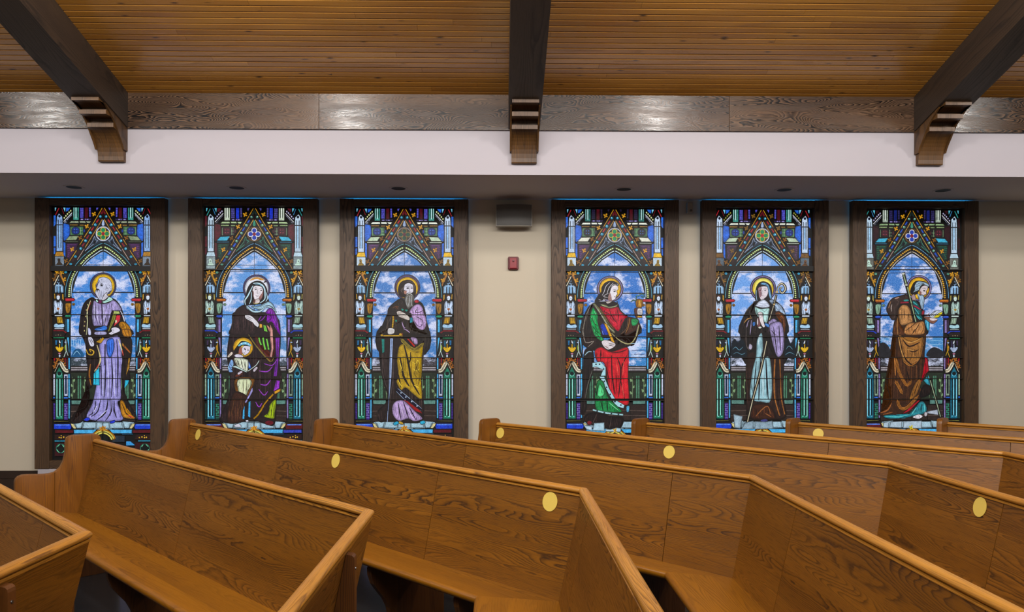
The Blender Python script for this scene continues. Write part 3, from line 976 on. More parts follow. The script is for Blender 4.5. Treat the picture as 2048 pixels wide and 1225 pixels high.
FIG[2] = '''
@l2
n cloak_glass
s 241818 440,20 620,60 800,60 830,240 820,450 842,590 800,700 782,960 700,965 560,920 420,960 318,922 390,740 400,560 378,400 390,260 420,120
@f2
n halo_glass
c 5a4c84 600,350 255,258
c d9dde9 600,352 226,228
D d89a40 470,205 540,152 640,146 740,185 690,200 600,178 520,196
D 2c2026 760,210 785,225 740,250 730,240
n cloak_glass
s 2c1e1e 370,660 230,740 180,850 120,1080 100,1225 560,1225 600,1080 700,1000 900,980 960,830 700,800 560,820 420,740
L 4a3834 5 300,900 260,1080 230,1200
L 4a3834 5 470,1000 420,1130
n veil_glass
s 191415 430,350 500,250 620,210 720,250 790,360 800,500 830,600 760,640 640,650 500,665 380,662 362,580 400,470
L c2e6f4 22 530,300 480,400 430,500 378,580 392,662
L c2e6f4 24 535,258 620,252 700,285 748,360 758,460 750,560 662,628
L 6fb0cc 12 560,285 640,275 700,310
L c2e6f4 15 500,420 496,560 460,650
L c2e6f4 13 782,430 802,540 770,600
n shawl_glass
s a4cce2 500,690 640,682 760,622 832,600 905,652 965,770 962,802 860,722 780,702 700,760 600,742
s c0e4f4 398,680 440,686 520,745 600,775 700,740 780,690 860,690 950,770 965,805 860,728 780,712 690,792 600,812 520,802 450,752
L 15242e 8 430,690 530,765 620,780
L 15242e 8 560,700 650,705 760,645
L 15242e 8 640,740 760,680 860,680 940,750
n face_glass
s e9e1e9 540,320 600,296 690,320 722,380 712,460 670,540 620,592 560,560 530,480 520,400
D a0706a 652,505 700,440 722,380 718,470 682,560 642,562
D 7a5450 524,400 545,420 545,500 560,555 530,490
D 20181c 562,370 582,360 604,366 596,376 576,379
D 20181c 668,390 686,378 706,386 698,397 676,399
L 20181c 7 552,348 580,338 614,345
L 20181c 7 650,360 680,352 716,360
L 3a282c 7 628,360 610,440 640,458
L 30181c 9 578,484 608,500 642,490
s d8c8c8 580,565 650,550 652,622 542,642
D 6a4038 545,560 580,570 560,640 540,640
L c0b860 11 530,620 590,642 642,622
n hand_glass
s e1dde5 390,848 480,858 560,920 642,1020 622,1082 560,1042 520,992 430,945 382,900
L 1c1416 7 400,868 525,925
L 1c1416 7 393,895 512,958
L 1c1416 7 415,930 512,988
n robe_glass
s 1c1018 640,840 800,850 880,960 760,990 650,990
s 8a2cb0 840,725 900,740 950,820 1000,930 1022,1080 1052,1225 1000,1190 960,1080 880,985 780,985 870,920 840,850 768,820 790,770
L 8a2cb0 17 690,870 630,965
L 8a2cb0 17 765,865 715,930 660,970
L 2a0c38 9 900,800 930,930 985,1060
L 2a0c38 7 860,780 880,900
L 1c1018 8 950,860 1000,1000
n cuff_glass
p e0a83c 655,1018 706,1030 706,1092 652,1097
p 78d048 724,1040 772,1050 808,1172 740,1152
L 143010 6 745,1050 770,1150
p d08878 780,1030 840,1080 892,1160 872,1225 840,1180
p 8a7020 850,1075 890,1080 920,1140 890,1130
@l2
n cloak_glass
L 463632 4 430,60 420,200
L 463632 4 600,300 600,560
L 463632 4 690,300 640,560
n robe_glass
p 7a28a8 785,235 825,235 815,420 800,562 770,562 790,400
L 1c1018 5 805,240 800,400 785,555
L a040c8 9 650,517 720,522 762,480
L a040c8 9 660,630 710,636 746,592
L a040c8 8 645,670 690,722 722,690
p 9a34c8 795,595 826,600 820,665 770,690 780,640
L 1c1018 5 800,600 790,670
L a040c8 8 620,780 648,822 672,790
L a040c8 7 690,455 760,470 800,420
n sleeve_glass
s 5a2a24 610,228 640,232 690,330 760,380 770,232 785,350 760,410 730,442 640,330
p d89890 742,120 765,170 772,330 757,402 738,396 750,330 738,200
q 7cd84c 15 648,235 655,270 668,300
q 7cd84c 17 682,235 690,290 702,338
q 7cd84c 15 712,245 722,290 730,338
L 8a7830 9 560,210 620,300 740,435 772,400
p d89820 775,690 830,665 830,690 780,716
q c08a20 16 770,712 700,792 645,880 602,922
L 241408 5 740,750 690,815
n skirt_glass
s a0b818 740,800 792,760 782,880 770,922 688,902 722,870
L 1c2408 6 765,790 750,890
L 1c2408 6 740,820 715,895
L 1c2408 5 780,800 770,900
n shoe_glass
c 6a1420 735,955 36,20
s d0d0e0 440,975 480,963 497,990 450,992
s d0d0e0 535,935 555,932 560,945 540,948
@fc
n halo_glass
c dfa616 440,332 190,186
e f2dc58 448,335 135,142
n child_hair
s 241c1c 270,400 350,280 420,215 540,240 585,300 540,305 430,295 385,345 372,425 300,450
D 7ac8e8 352,290 420,240 500,232 585,280 578,308 480,278 400,294 360,314
D f0f4ff 400,255 420,250 415,272
D f0f4ff 470,245 490,248 480,265
D f0f4ff 535,262 552,268 545,285
n face_glass
s e5ddec 430,330 470,300 560,310 576,350 550,430 470,482 430,440 402,400
D a0604c 378,330 412,330 424,440 420,480 380,485 352,460
D 1c1420 455,350 486,358 490,386 465,372
D 1c1420 518,376 545,384 534,402
L 1c1420 6 450,338 490,342
L 1c1420 6 515,362 552,372
L 3a2028 5 494,378 482,412 495,418
L 6a1c24 8 448,430 480,442
n collar_glass
s d8d4e8 288,472 350,458 440,490 432,522 350,532 278,502
n sleeve_glass
s 88b4f0 215,560 260,600 252,700 205,725 252,790 180,802 158,740 170,650
L 10204c 8 190,640 235,690
L 10204c 8 175,700 220,740
L 10204c 8 180,760 240,760
s 2f6ee0 512,612 550,598 592,700 572,735 530,712
L c0d8ff 16 540,620 565,700
n dress_glass
s d8e0c8 270,540 360,528 500,550 542,600 522,790 430,765 340,705 300,640
L 3a2a18 12 320,555 375,700
L 3a2a18 12 395,545 445,750
L 3a2a18 11 450,560 492,770
L 6a4a1c 10 290,560 330,660
n hand_glass
s e8d8c8 232,415 245,460 170,522 148,500 190,440
L 2c1c18 6 215,440 165,510
L 2c1c18 6 195,440 155,490
s 6a3020 285,885 350,810 445,800 380,872
s dcd0e0 338,812 400,778 432,800 352,852
L 2c1c18 5 360,800 390,820
s dcd0e0 640,740 690,698 716,722 662,792 628,782
L 2c1c18 6 650,745 690,770
L 2c1c18 6 670,722 705,748
n book_glass
s c8e4e0 236,702 300,680 400,730 512,790 500,802 390,756 300,718
q d8ece8 17 530,782 640,705 700,652 742,580
@l2
n skirt_glass
s 7a4a14 452,580 600,575 602,640 555,740 500,752 448,680
s d0d8b0 472,590 560,582 588,620 560,680 532,740 490,722 468,660
L 4a300c 5 520,590 512,720
L 4a300c 5 545,590 545,680
s 3a2014 450,690 560,745 522,860 522,940 400,962 378,900 402,780
L 6a4420 4 440,760 410,900
L 6a4420 4 500,770 460,900
p b0a8f0 592,655 598,690 540,790 528,780 560,720
p 40a8e8 512,850 530,800 526,922 508,922
p 40a8e8 560,780 578,770 576,912 554,900
'''
FIG[3] = '''
@l3
n cloak_glass
s 201a16 410,180 790,180 785,420 410,420
@f3
n cloak_glass
s 201a16 450,560 620,620 840,600 930,720 970,950 960,1240 160,1240 250,800
@l3
n cloak_glass
s 261c1a 408,290 560,270 640,300 700,370 775,300 765,480 752,640 772,960 640,1000 480,982 398,990 380,900 470,800 430,660 400,480
@f3
n halo_glass
c 5a4a78 610,335 240,245
c f0bc12 610,345 208,208
n hair_glass
s 2a1c18 470,260 560,200 680,200 760,290 772,400 742,500 600,520 480,500 438,400
L 7a6a64 9 545,325 490,385 520,430
L 7a6a64 8 560,285 512,400
L 7a6a64 8 700,230 750,330 755,420
L 5a4a44 8 580,230 650,215 710,250
n cloak_glass
s 2a221c 440,560 540,560 620,740 600,800 700,830 660,900 700,1000 700,1100 900,1160 960,1225 100,1225 130,1150 230,870 260,720
L 8a4c20 8 340,720 400,690 450,700
L 8a4c20 7 390,740 410,700 430,750
L 6a5a54 5 330,850 250,1000 200,1150
L 6a5a54 5 480,580 520,600 500,640
n face_glass
s ddd9e9 570,270 640,250 712,280 727,360 712,430 600,462 558,430 570,385 543,392 550,320
D a87868 548,402 600,400 585,462 555,452
D 1a1a24 592,345 620,332 650,346 615,362
D 1a1a24 676,346 700,334 714,345 695,358
L 1a1a24 8 578,328 615,308 655,328
L 1a1a24 8 668,330 690,318 718,325
L 4a3a44 7 662,350 648,412 682,414
L 8a6a6a 5 590,380 600,420
n beard_glass
s 77736e 580,490 600,450 660,436 722,478 742,540 722,640 732,690 682,702 620,742 570,620 558,540
L c8ccd0 8 612,490 585,590 612,690
L c8ccd0 8 648,490 650,580 625,700
L c8ccd0 8 690,500 680,600 702,690
L 24201e 6 630,510 622,620
L 24201e 6 670,500 668,640 690,690
L 24201e 6 710,520 705,640
L e4e4e4 10 600,470 650,445 706,480
L 241414 7 630,470 672,470
n brooch_glass
c b01828 785,597 46,30
e e86070 775,590 12,8
n sleeve_glass
s c8a4dc 760,660 840,650 900,720 922,820 960,900 962,1060 900,1140 800,1100 740,1000 700,920 680,830 648,810 680,730
L 241820 15 805,690 765,800 840,800 920,760
L 241820 13 770,880 850,920 890,960
L 241820 12 740,960 800,1050 870,1085
L 241820 11 905,940 890,1040 840,1080
L 241820 9 700,740 720,820
L f0dcf8 8 790,720 740,790
L f0dcf8 8 830,1000 900,1010
n hand_glass
s d9cdc5 408,800 470,778 580,830 652,900 642,952 560,930 450,882
L 241a18 7 418,822 560,842 600,850
L 241a18 7 425,800 520,808
L 241a18 6 440,860 540,900
L 7a5a4c 8 470,890 560,925
p 1c8aa0 660,900 712,900 712,992 658,1002
n robe_glass
D 1c9a88 498,735 540,745 530,770 510,765
D 1c9a88 565,755 618,758 592,788
D 1c9a88 380,950 415,948 402,988
L c0a0d0 18 510,985 540,1080 575,1095
L c0a0d0 18 540,1110 600,1140 655,1185
L c84028 8 505,1190 525,1225
n sword_hilt
p c89a1c 328,870 362,870 366,930 347,1092 314,1092 325,950
L 241808 6 325,930 365,905
L 241808 6 322,975 362,950
L 241808 6 320,1020 358,995
L 241808 6 318,1062 352,1040
n hand_glass
s dcd8d8 248,1112 320,1100 372,1130 352,1205 248,1212
L 1c1414 6 250,1140 365,1140
L 1c1414 6 250,1165 360,1168
L 1c1414 6 250,1190 350,1192
@l3
n cloak_glass
L 5a4e4a 4 430,440 420,560 460,700
L 5a4e4a 4 520,460 510,640 480,860
p 1c7a70 414,288 441,290 441,400 420,412
n sword_hilt
q d8a820 12 408,262 592,262
c d8a820 418,258 13,10
c d8a820 575,252 14,12
n sword_blade
p a8c0f0 488,285 513,285 500,600 480,800 468,990 460,990 472,780 480,560
l 20304c 4 500,290 486,600 468,900
n robe_glass
s b8941c 560,360 600,330 640,362 700,385 765,340 752,480 746,600 757,792 690,762 620,702 580,722 540,652 560,600 545,480
L 241a10 18 572,440 600,600 650,690
L 241a10 18 605,340 640,480 670,640 735,760
L 241a10 12 550,560 580,700
L 241a10 12 660,400 660,460 640,500
L 241a10 8 700,400 730,400
L f0d040 5 670,480 700,500 720,470 740,500
L f0d040 5 680,540 710,560 735,540
L 3a2c0c 5 690,470 710,530 690,580 720,620
L 3a2c0c 5 730,480 715,540 740,580
L 3a2c0c 5 700,640 735,620 720,690
L f0d040 5 690,680 730,700
L f0d040 6 565,470 590,560
L f0d040 6 555,640 590,700
n robe_border
p 14142a 533,702 570,722 680,808 757,880 752,902 640,842 540,742
L a8c0e0 4 540,732 640,828 750,896
L a8c0e0 4 552,708 660,798 755,878
e c8d8f0 580,745 6,5
e c8d8f0 620,780 6,5
e c8d8f0 670,818 6,5
e c8d8f0 715,856 6,5
p b02020 595,802 640,815 740,890 762,922 700,900
p c83028 625,285 650,290 702,345 690,360
q a08c40 9 575,285 640,350 700,378 775,322
n robe_glass
s b89cc8 660,278 712,282 722,330 692,332
L 241820 5 680,282 690,325
s b89cd0 518,830 600,808 700,900 762,962 690,985 640,962 560,982 508,920
L 1c141c 9 555,830 580,970
L 1c141c 9 598,818 645,960
L 1c141c 9 650,870 705,972
L e8d4f4 5 575,840 605,960
L e8d4f4 5 630,870 680,960
n shoe_glass
s 28a8d0 513,1002 545,985 562,1000 530,1020
s 28a8d0 740,987 775,978 784,1000 750,1012
s c8a030 560,985 590,990 600,1010 570,1008
'''
FIG[4] = '''
@f4
n cloak_glass
s 201814 230,640 420,600 690,620 760,760 900,880 1090,960 1080,1240 60,1240 110,800
@l4
n cloak_glass
s 241814 325,170 400,60 480,340 600,300 700,332 740,372 802,200 772,330 690,402 560,442 490,442 380,420 308,360 315,250
@f4
n halo_glass
c 6a5a94 565,362 250,245
e b8b0dc 565,362 230,226
e 4a3c70 565,360 222,218
c f0b816 565,358 208,207
n hair_glass
s 1e1614 410,330 480,240 600,210 700,250 722,300 600,335 560,430 540,540 400,582 275,605 350,470 400,420
L d8d4dc 11 565,240 490,310 452,420 415,485
L d8d4dc 11 625,248 545,340 505,470
L d8d4dc 10 688,272 605,300 548,460
L d8d4dc 9 535,440 440,500 525,522
L d8d4dc 9 490,555 440,556 485,602
L d8d4dc 8 350,560 390,575
L d8d4dc 8 700,260 715,300
n face_glass
s ede5ed 590,335 640,292 702,300 722,360 692,400 704,462 682,482 670,542 600,582 560,520 560,430
D a87e78 538,480 570,440 602,582 560,602 528,560
D 1c161c 626,408 655,394 674,400 662,416 640,420
L 1c161c 9 606,388 650,374 692,388
L 3a282c 7 692,400 704,466 668,478
L 5a1c24 10 642,505 678,516
s d0c0bc 488,602 560,590 602,600 522,642
n tunic_glass
s c81c34 370,690 560,722 710,700 760,780 850,860 902,882 830,960 742,1142 690,1152 600,1060 480,880
L 2a0c14 15 555,750 600,880 700,1010
L 2a0c14 15 695,740 722,860 715,980
L 2a0c14 12 440,780 545,830
L 2a0c14 12 830,900 765,980 750,1080
L 2a0c14 10 890,890 800,960
L f04c60 9 640,760 660,860 690,930
L f04c60 9 520,880 640,1020
n collar_glass
s 8a8c5a 378,650 480,660 560,702 692,660 690,580 706,620 692,692 560,724 440,692
L d4dcb4 9 400,660 540,708 685,680
L 24240f 5 420,680 560,712 670,690
n sleeve_glass
s 2cae5c 240,708 312,800 337,870 332,980 362,1100 392,1225 240,1165 200,1040 188,880 210,780
L 0c2a18 13 235,880 225,1050
L 0c2a18 12 260,1010 335,1060
L 0c2a18 12 240,1105 340,1120
L 0c2a18 9 290,820 310,960
L 90f0b0 8 215,900 210,1000
L 90f0b0 8 270,780 300,860
n cloak_glass
s 221a16 218,650 240,700 190,850 190,1050 220,1225 30,1225 50,1000 100,800
L b4ac9c 7 215,650 110,870 62,1100 40,1225
L 8a7a6c 6 170,760 100,980
n cloak_trim
s 8a8a6a 238,640 300,650 400,800 470,900 560,1060 662,1170 620,1192 500,1060 420,930 310,750
L d8dcc8 7 280,680 360,790 440,920 540,1080 640,1160
L 2c2c1c 5 265,660 350,790 430,930 520,1070 610,1170
L c89a30 6 330,690 440,840 530,990 640,1130
n book_glass
p 1c3cb8 378,1052 430,1008 482,1225 420,1225
L 8ab0f8 8 395,1080 440,1225
p 10101c 430,1015 442,1015 522,1225 485,1225
p e8a81c 442,1014 490,1020 582,1225 522,1225
n sleeve_glass
s 4a2a1c 900,900 980,900 1100,940 1092,1100 900,1225 840,1200 900,1020
L c08a48 9 930,910 915,1060 860,1190
s 28a058 960,940 1040,918 1102,960 1062,1042 980,1052
L 0c2a18 8 985,960 1060,1000
L 0c2a18 8 1020,935 1075,985
L b0a8a0 8 1100,1040 1070,1150 1050,1225
n hand_glass
s 5a342c 1020,740 1085,735 1085,900 1040,880
s e0dce0 1085,733 1166,743 1168,846 1083,842
L 1c1214 9 1083,762 1168,776
L 1c1214 9 1083,788 1168,800
L 1c1214 9 1083,814 1168,824
n cup_glass
s a8701c 1058,560 1166,560 1182,620 1160,712 1070,712 1048,640
L ecc040 16 1122,580 1132,690
L 3a2008 10 1080,580 1085,690
p c8941c 1085,862 1166,870 1172,902 1073,902
n serpent_glass
q 3a8a6a 13 955,605 1010,570 1050,592 1062,500 1110,490 1150,458 1205,480 1192,522 1150,500
L a0e0c0 4 1065,500 1110,486 1150,456 1200,478
@l4
n cloak_glass
L b8b078 9 560,282 640,352 720,372 772,300 792,210
L a89c90 6 320,240 340,360 412,350 360,400
L 6a4a34 8 700,160 690,240 640,290
n robe_glass
s d01c28 420,430 480,400 560,440 690,400 706,480 702,660 712,840 690,892 620,872 560,832 530,700 500,540 440,520
L 3a0c10 12 562,470 566,640 590,800
L 3a0c10 12 610,490 640,600 620,820
L 3a0c10 10 690,470 650,560 640,600
L 3a0c10 10 640,690 672,840
L 3a0c10 9 515,560 545,700
L 3a0c10 9 560,450 640,440 690,420
L 3a0c10 8 470,420 470,520
L f06050 6 600,520 620,640
L f06050 6 665,520 655,640
L f06050 6 650,720 665,820
n sleeve_glass
s 2cae5c 378,150 420,200 442,260 494,332 470,347 410,290
L 0c2a18 6 400,220 450,290
L 0c2a18 6 420,270 470,330
n book_glass
p 1c3cb8 465,232 496,205 542,290 510,300
p e8a81c 500,205 521,205 592,370 570,376
n hand_glass
s e1d5d9 478,352 520,340 592,370 582,400 530,422 490,390
L 241816 5 540,370 585,378
L 241816 5 540,385 582,392
L 8a5a4c 6 500,390 540,412
n cloak_glass
s 1e1614 330,440 400,420 412,560 380,700 350,800 350,930 300,960 320,700
L a8ccdc 8 335,470 365,440 395,440
L 6a6a60 6 400,590 360,720 340,830
n scroll_glass
p a8d8e4 400,532 470,524 512,570 512,642 470,642 490,592 430,566 400,572
p a8d8e4 458,650 500,650 542,752 600,850 670,890 662,917 600,902 540,802 490,702
e 14202c 430,545 8,6
e 14202c 460,545 7,6
e 14202c 495,585 6,8
e 14202c 500,690 6,8
e 14202c 520,740 6,8
e 14202c 550,800 7,8
e 14202c 590,860 8,7
e 14202c 640,890 8,6
n robe_lining
s 1c8a48 440,690 490,690 512,760 540,832 640,930 630,952 520,952 440,942 420,850
s 58d888 456,715 482,735 502,792 470,822 440,802
L 0c2012 9 520,830 530,940
L 0c2012 9 470,850 490,940
L 90f0b0 5 540,870 620,935
L 0c2012 7 445,720 430,830
n robe_hem
q a8d8e0 17 402,930 520,957 660,972
e 14202c 440,940 8,6
e 14202c 500,955 8,6
e 14202c 560,962 8,6
e 14202c 620,968 8,6
n cloak_glass
s 1c1210 350,965 440,950 560,985 660,992 640,1080 560,1092 400,1060 330,1022
L 5a4a44 4 440,960 400,1050
L 5a4a44 4 560,990 545,1085
c 7a1c24 375,1040 22,20
n shoe_glass
s 50a8d0 688,900 712,900 706,946 688,946
n landscape_detail
L c0e4ff 4 722,372 800,366 850,372
L c0e4ff 4 722,392 780,398 852,390
L c0e4ff 4 725,412 800,408 852,416
L 0c3060 5 722,432 790,426 852,434
L c0e4ff 4 722,446 800,440 850,448
L 0c3060 5 722,466 790,460 852,468
L c0e4ff 5 730,476 745,462 760,478 790,470 810,480 850,472
n floor_tile
p b0c8d8 320,1052 352,1062 400,1066 395,1108 350,1098
p a8c8d8 412,1040 500,1036 502,1112 402,1106
p a8c8d8 512,1092 552,1095 600,1080 640,1085 640,1118 512,1114
k e0a820 590,1105
'''
FIG[5] = '''
@l5
n cloak_glass
s 1c1614 430,260 760,260 765,540 430,540
@f5
n cloak_glass
s 1c1614 370,600 520,560 700,560 870,680 950,860 950,1240 110,1240 170,850
@l5
n cloak_glass
s 2a1a14 450,440 560,480 650,470 752,470 752,800 775,990 640,1012 470,1002 438,840
s 1c1614 400,200 480,210 560,236 560,320 520,420 470,447 430,402 388,300
s 1c1614 600,240 640,262 772,200 768,420 700,492 640,420 610,340
@f5
n halo_glass
c 4a3a6c 525,352 246,245
e 9a88c0 525,352 232,230
e 38285a 525,352 222,220
c ece064 525,352 204,204
D e0b828 330,400 345,300 375,250 360,400 372,450
D e0b828 690,280 720,360 700,470 680,400
n cloak_glass
s 1c1614 380,590 330,640 230,740 180,850 110,1000 100,1225 600,1225 560,1080 400,1040 350,850 360,700
L 8a8488 6 360,610 250,720 210,790
L 5a4e4c 5 260,760 280,840 270,760
n veil_glass
s 1c1818 400,330 460,240 560,225 660,290 692,420 682,540 600,602 430,602 378,560 380,440
s 7ab0dc 470,268 540,240 620,280 662,380 692,532 650,542 620,420 592,312 540,290
L 1c2c40 6 560,265 630,340 660,470
L a8d0f0 13 402,385 394,480 412,585
n face_glass
s e1d5dd 460,340 520,310 600,320 622,400 602,492 540,552 490,572 460,520 440,430
D a07880 438,340 500,335 492,420 500,480 460,525 443,440
D 1c1418 453,390 470,378 484,388 470,398
D 1c1418 544,389 566,380 588,386 568,396
L 1c1418 7 528,366 560,358 596,366
L 4a2830 7 512,390 494,452 522,457
L 5a1c24 9 492,490 534,496
n wimple_glass
s d5ddf1 398,652 440,600 540,560 620,620 652,690 580,722 460,712 378,682
L 2a3448 7 400,652 500,682 642,662
L 2a3448 7 440,620 540,650 622,632
L 2a3448 7 392,682 500,718 620,705
n habit_glass
s b4e0dc 370,700 480,740 640,722 632,840 602,992 540,982 400,852
L 1c3034 8 400,720 410,840
L 1c3034 8 500,750 560,800
L 1c3034 7 610,740 560,790
n mantle_glass
s a8c0e0 640,590 702,560 760,620 850,660 932,800 942,852 850,802 760,782 740,700
L 1c2438 9 690,580 760,700 840,790
L 1c2438 7 780,640 880,760
s 6a3a1c 760,802 840,790 932,880 952,1000 932,1225 890,1225 850,1000 760,872
L 1c100a 9 790,860 870,940 900,1100
L c07a3c 8 830,820 910,920
n sleeve_glass
s 221a1c 620,980 730,900 840,980 900,1120 900,1225 600,1225 600,1060
s a898cc 625,982 730,922 820,1000 882,1130 862,1225 740,1225 670,1080
L 1c141c 13 700,960 770,1060 790,1120
L 1c141c 12 655,1005 740,1120 770,1115
L 1c141c 12 770,960 840,1080 850,1200
L 1c141c 10 720,1150 760,1225
L a898c0 15 262,955 232,1010 218,1085
L a898c0 15 305,950 292,1100 280,1225
L c89048 16 165,1005 235,925 315,910
L c89048 9 280,860 300,900
n hand_glass
s 7a4a4c 415,930 450,900 480,1000 470,1050 430,1080 405,1040
s e9dde1 430,810 500,800 522,870 542,1000 562,1070 520,1082 470,990 448,900
L 241618 6 440,830 478,920
L 241618 6 465,810 500,905
L 241618 6 488,805 515,890
s d9c9cd 410,920 432,930 434,1032 408,1032
n cuff_glass
D 3a78c8 330,1000 372,988 372,1042 340,1062
D 3a78c8 560,1010 632,1030 642,1082 580,1062
L a8d0ff 5 580,1020 625,1060
n crozier_glass
q 12100e 42 640,960 680,820 740,620 775,470
L 12100e 54 790,430 800,330 870,260 930,300 945,380 890,440 845,400 850,340 892,345
q e8dcb8 15 645,942 680,822 722,680
q e8dcb8 15 740,620 772,472
L e8dcb8 15 790,402 812,310 870,258 930,300 942,380 890,440 842,405 852,340 892,345
D d8b87c 762,408 808,408 802,436 762,432
D d8b87c 718,640 748,640 742,668 718,666
@l5
n habit_glass
s 94c0cc 530,340 572,280 582,420 562,500 642,500 652,842 560,862 500,852 468,802 490,600 520,480
L 1c1c24 14 560,480 552,660 545,850
L 1c1c24 14 605,500 612,650 625,845
L 1c1c24 10 525,520 500,800
L e4f4f8 6 580,520 582,820
L e4f4f8 6 540,380 550,300
n cloak_glass
L 6a5c58 5 440,220 440,380 470,430
n sleeve_glass
s a898cc 640,210 740,200 757,420 700,482 650,320
L 1c141c 9 670,230 700,460
L 1c141c 9 715,220 730,430
L 1c141c 7 650,260 690,300
s a8a0b8 468,370 492,390 482,422 458,412
n hand_glass
c d8d8d0 555,235 16,10
n habit_glass
q b0703c 14 682,500 675,650 680,830 722,980
q b0703c 12 722,500 728,650 735,830 765,970
L 1c0e08 6 700,500 700,800 745,980
s 3a1e10 475,900 620,880 690,990 640,1010 480,1000
L a06030 9 520,985 570,930 620,900 645,965
L a06030 7 600,960 650,990
n landscape_detail
D 101c24 315,380 340,330 370,360 400,330 430,372 440,480 315,482
D 101c24 765,360 790,320 815,370 845,330 852,480 765,482
L 6aa0b8 4 325,420 350,400 380,425 410,400
L 6aa0b8 4 330,460 360,445 400,462 430,450
L 6aa0b8 4 775,420 800,390 830,420
L 6aa0b8 4 770,465 805,445 845,462
n crozier_glass
q 14100e 22 614,350 560,600 500,820 450,1035
q e0d4b0 9 612,350 560,600 500,820 450,1032
n floor_tile
p 9cb4c4 330,965 410,985 390,1088 340,1082
p 8ca4b4 425,1040 500,1020 500,1095 400,1092
p 8ca4b4 510,1025 600,1030 660,1020 670,1090 510,1096
D 3a3c7c 560,1020 600,1008 620,1020 590,1032
'''
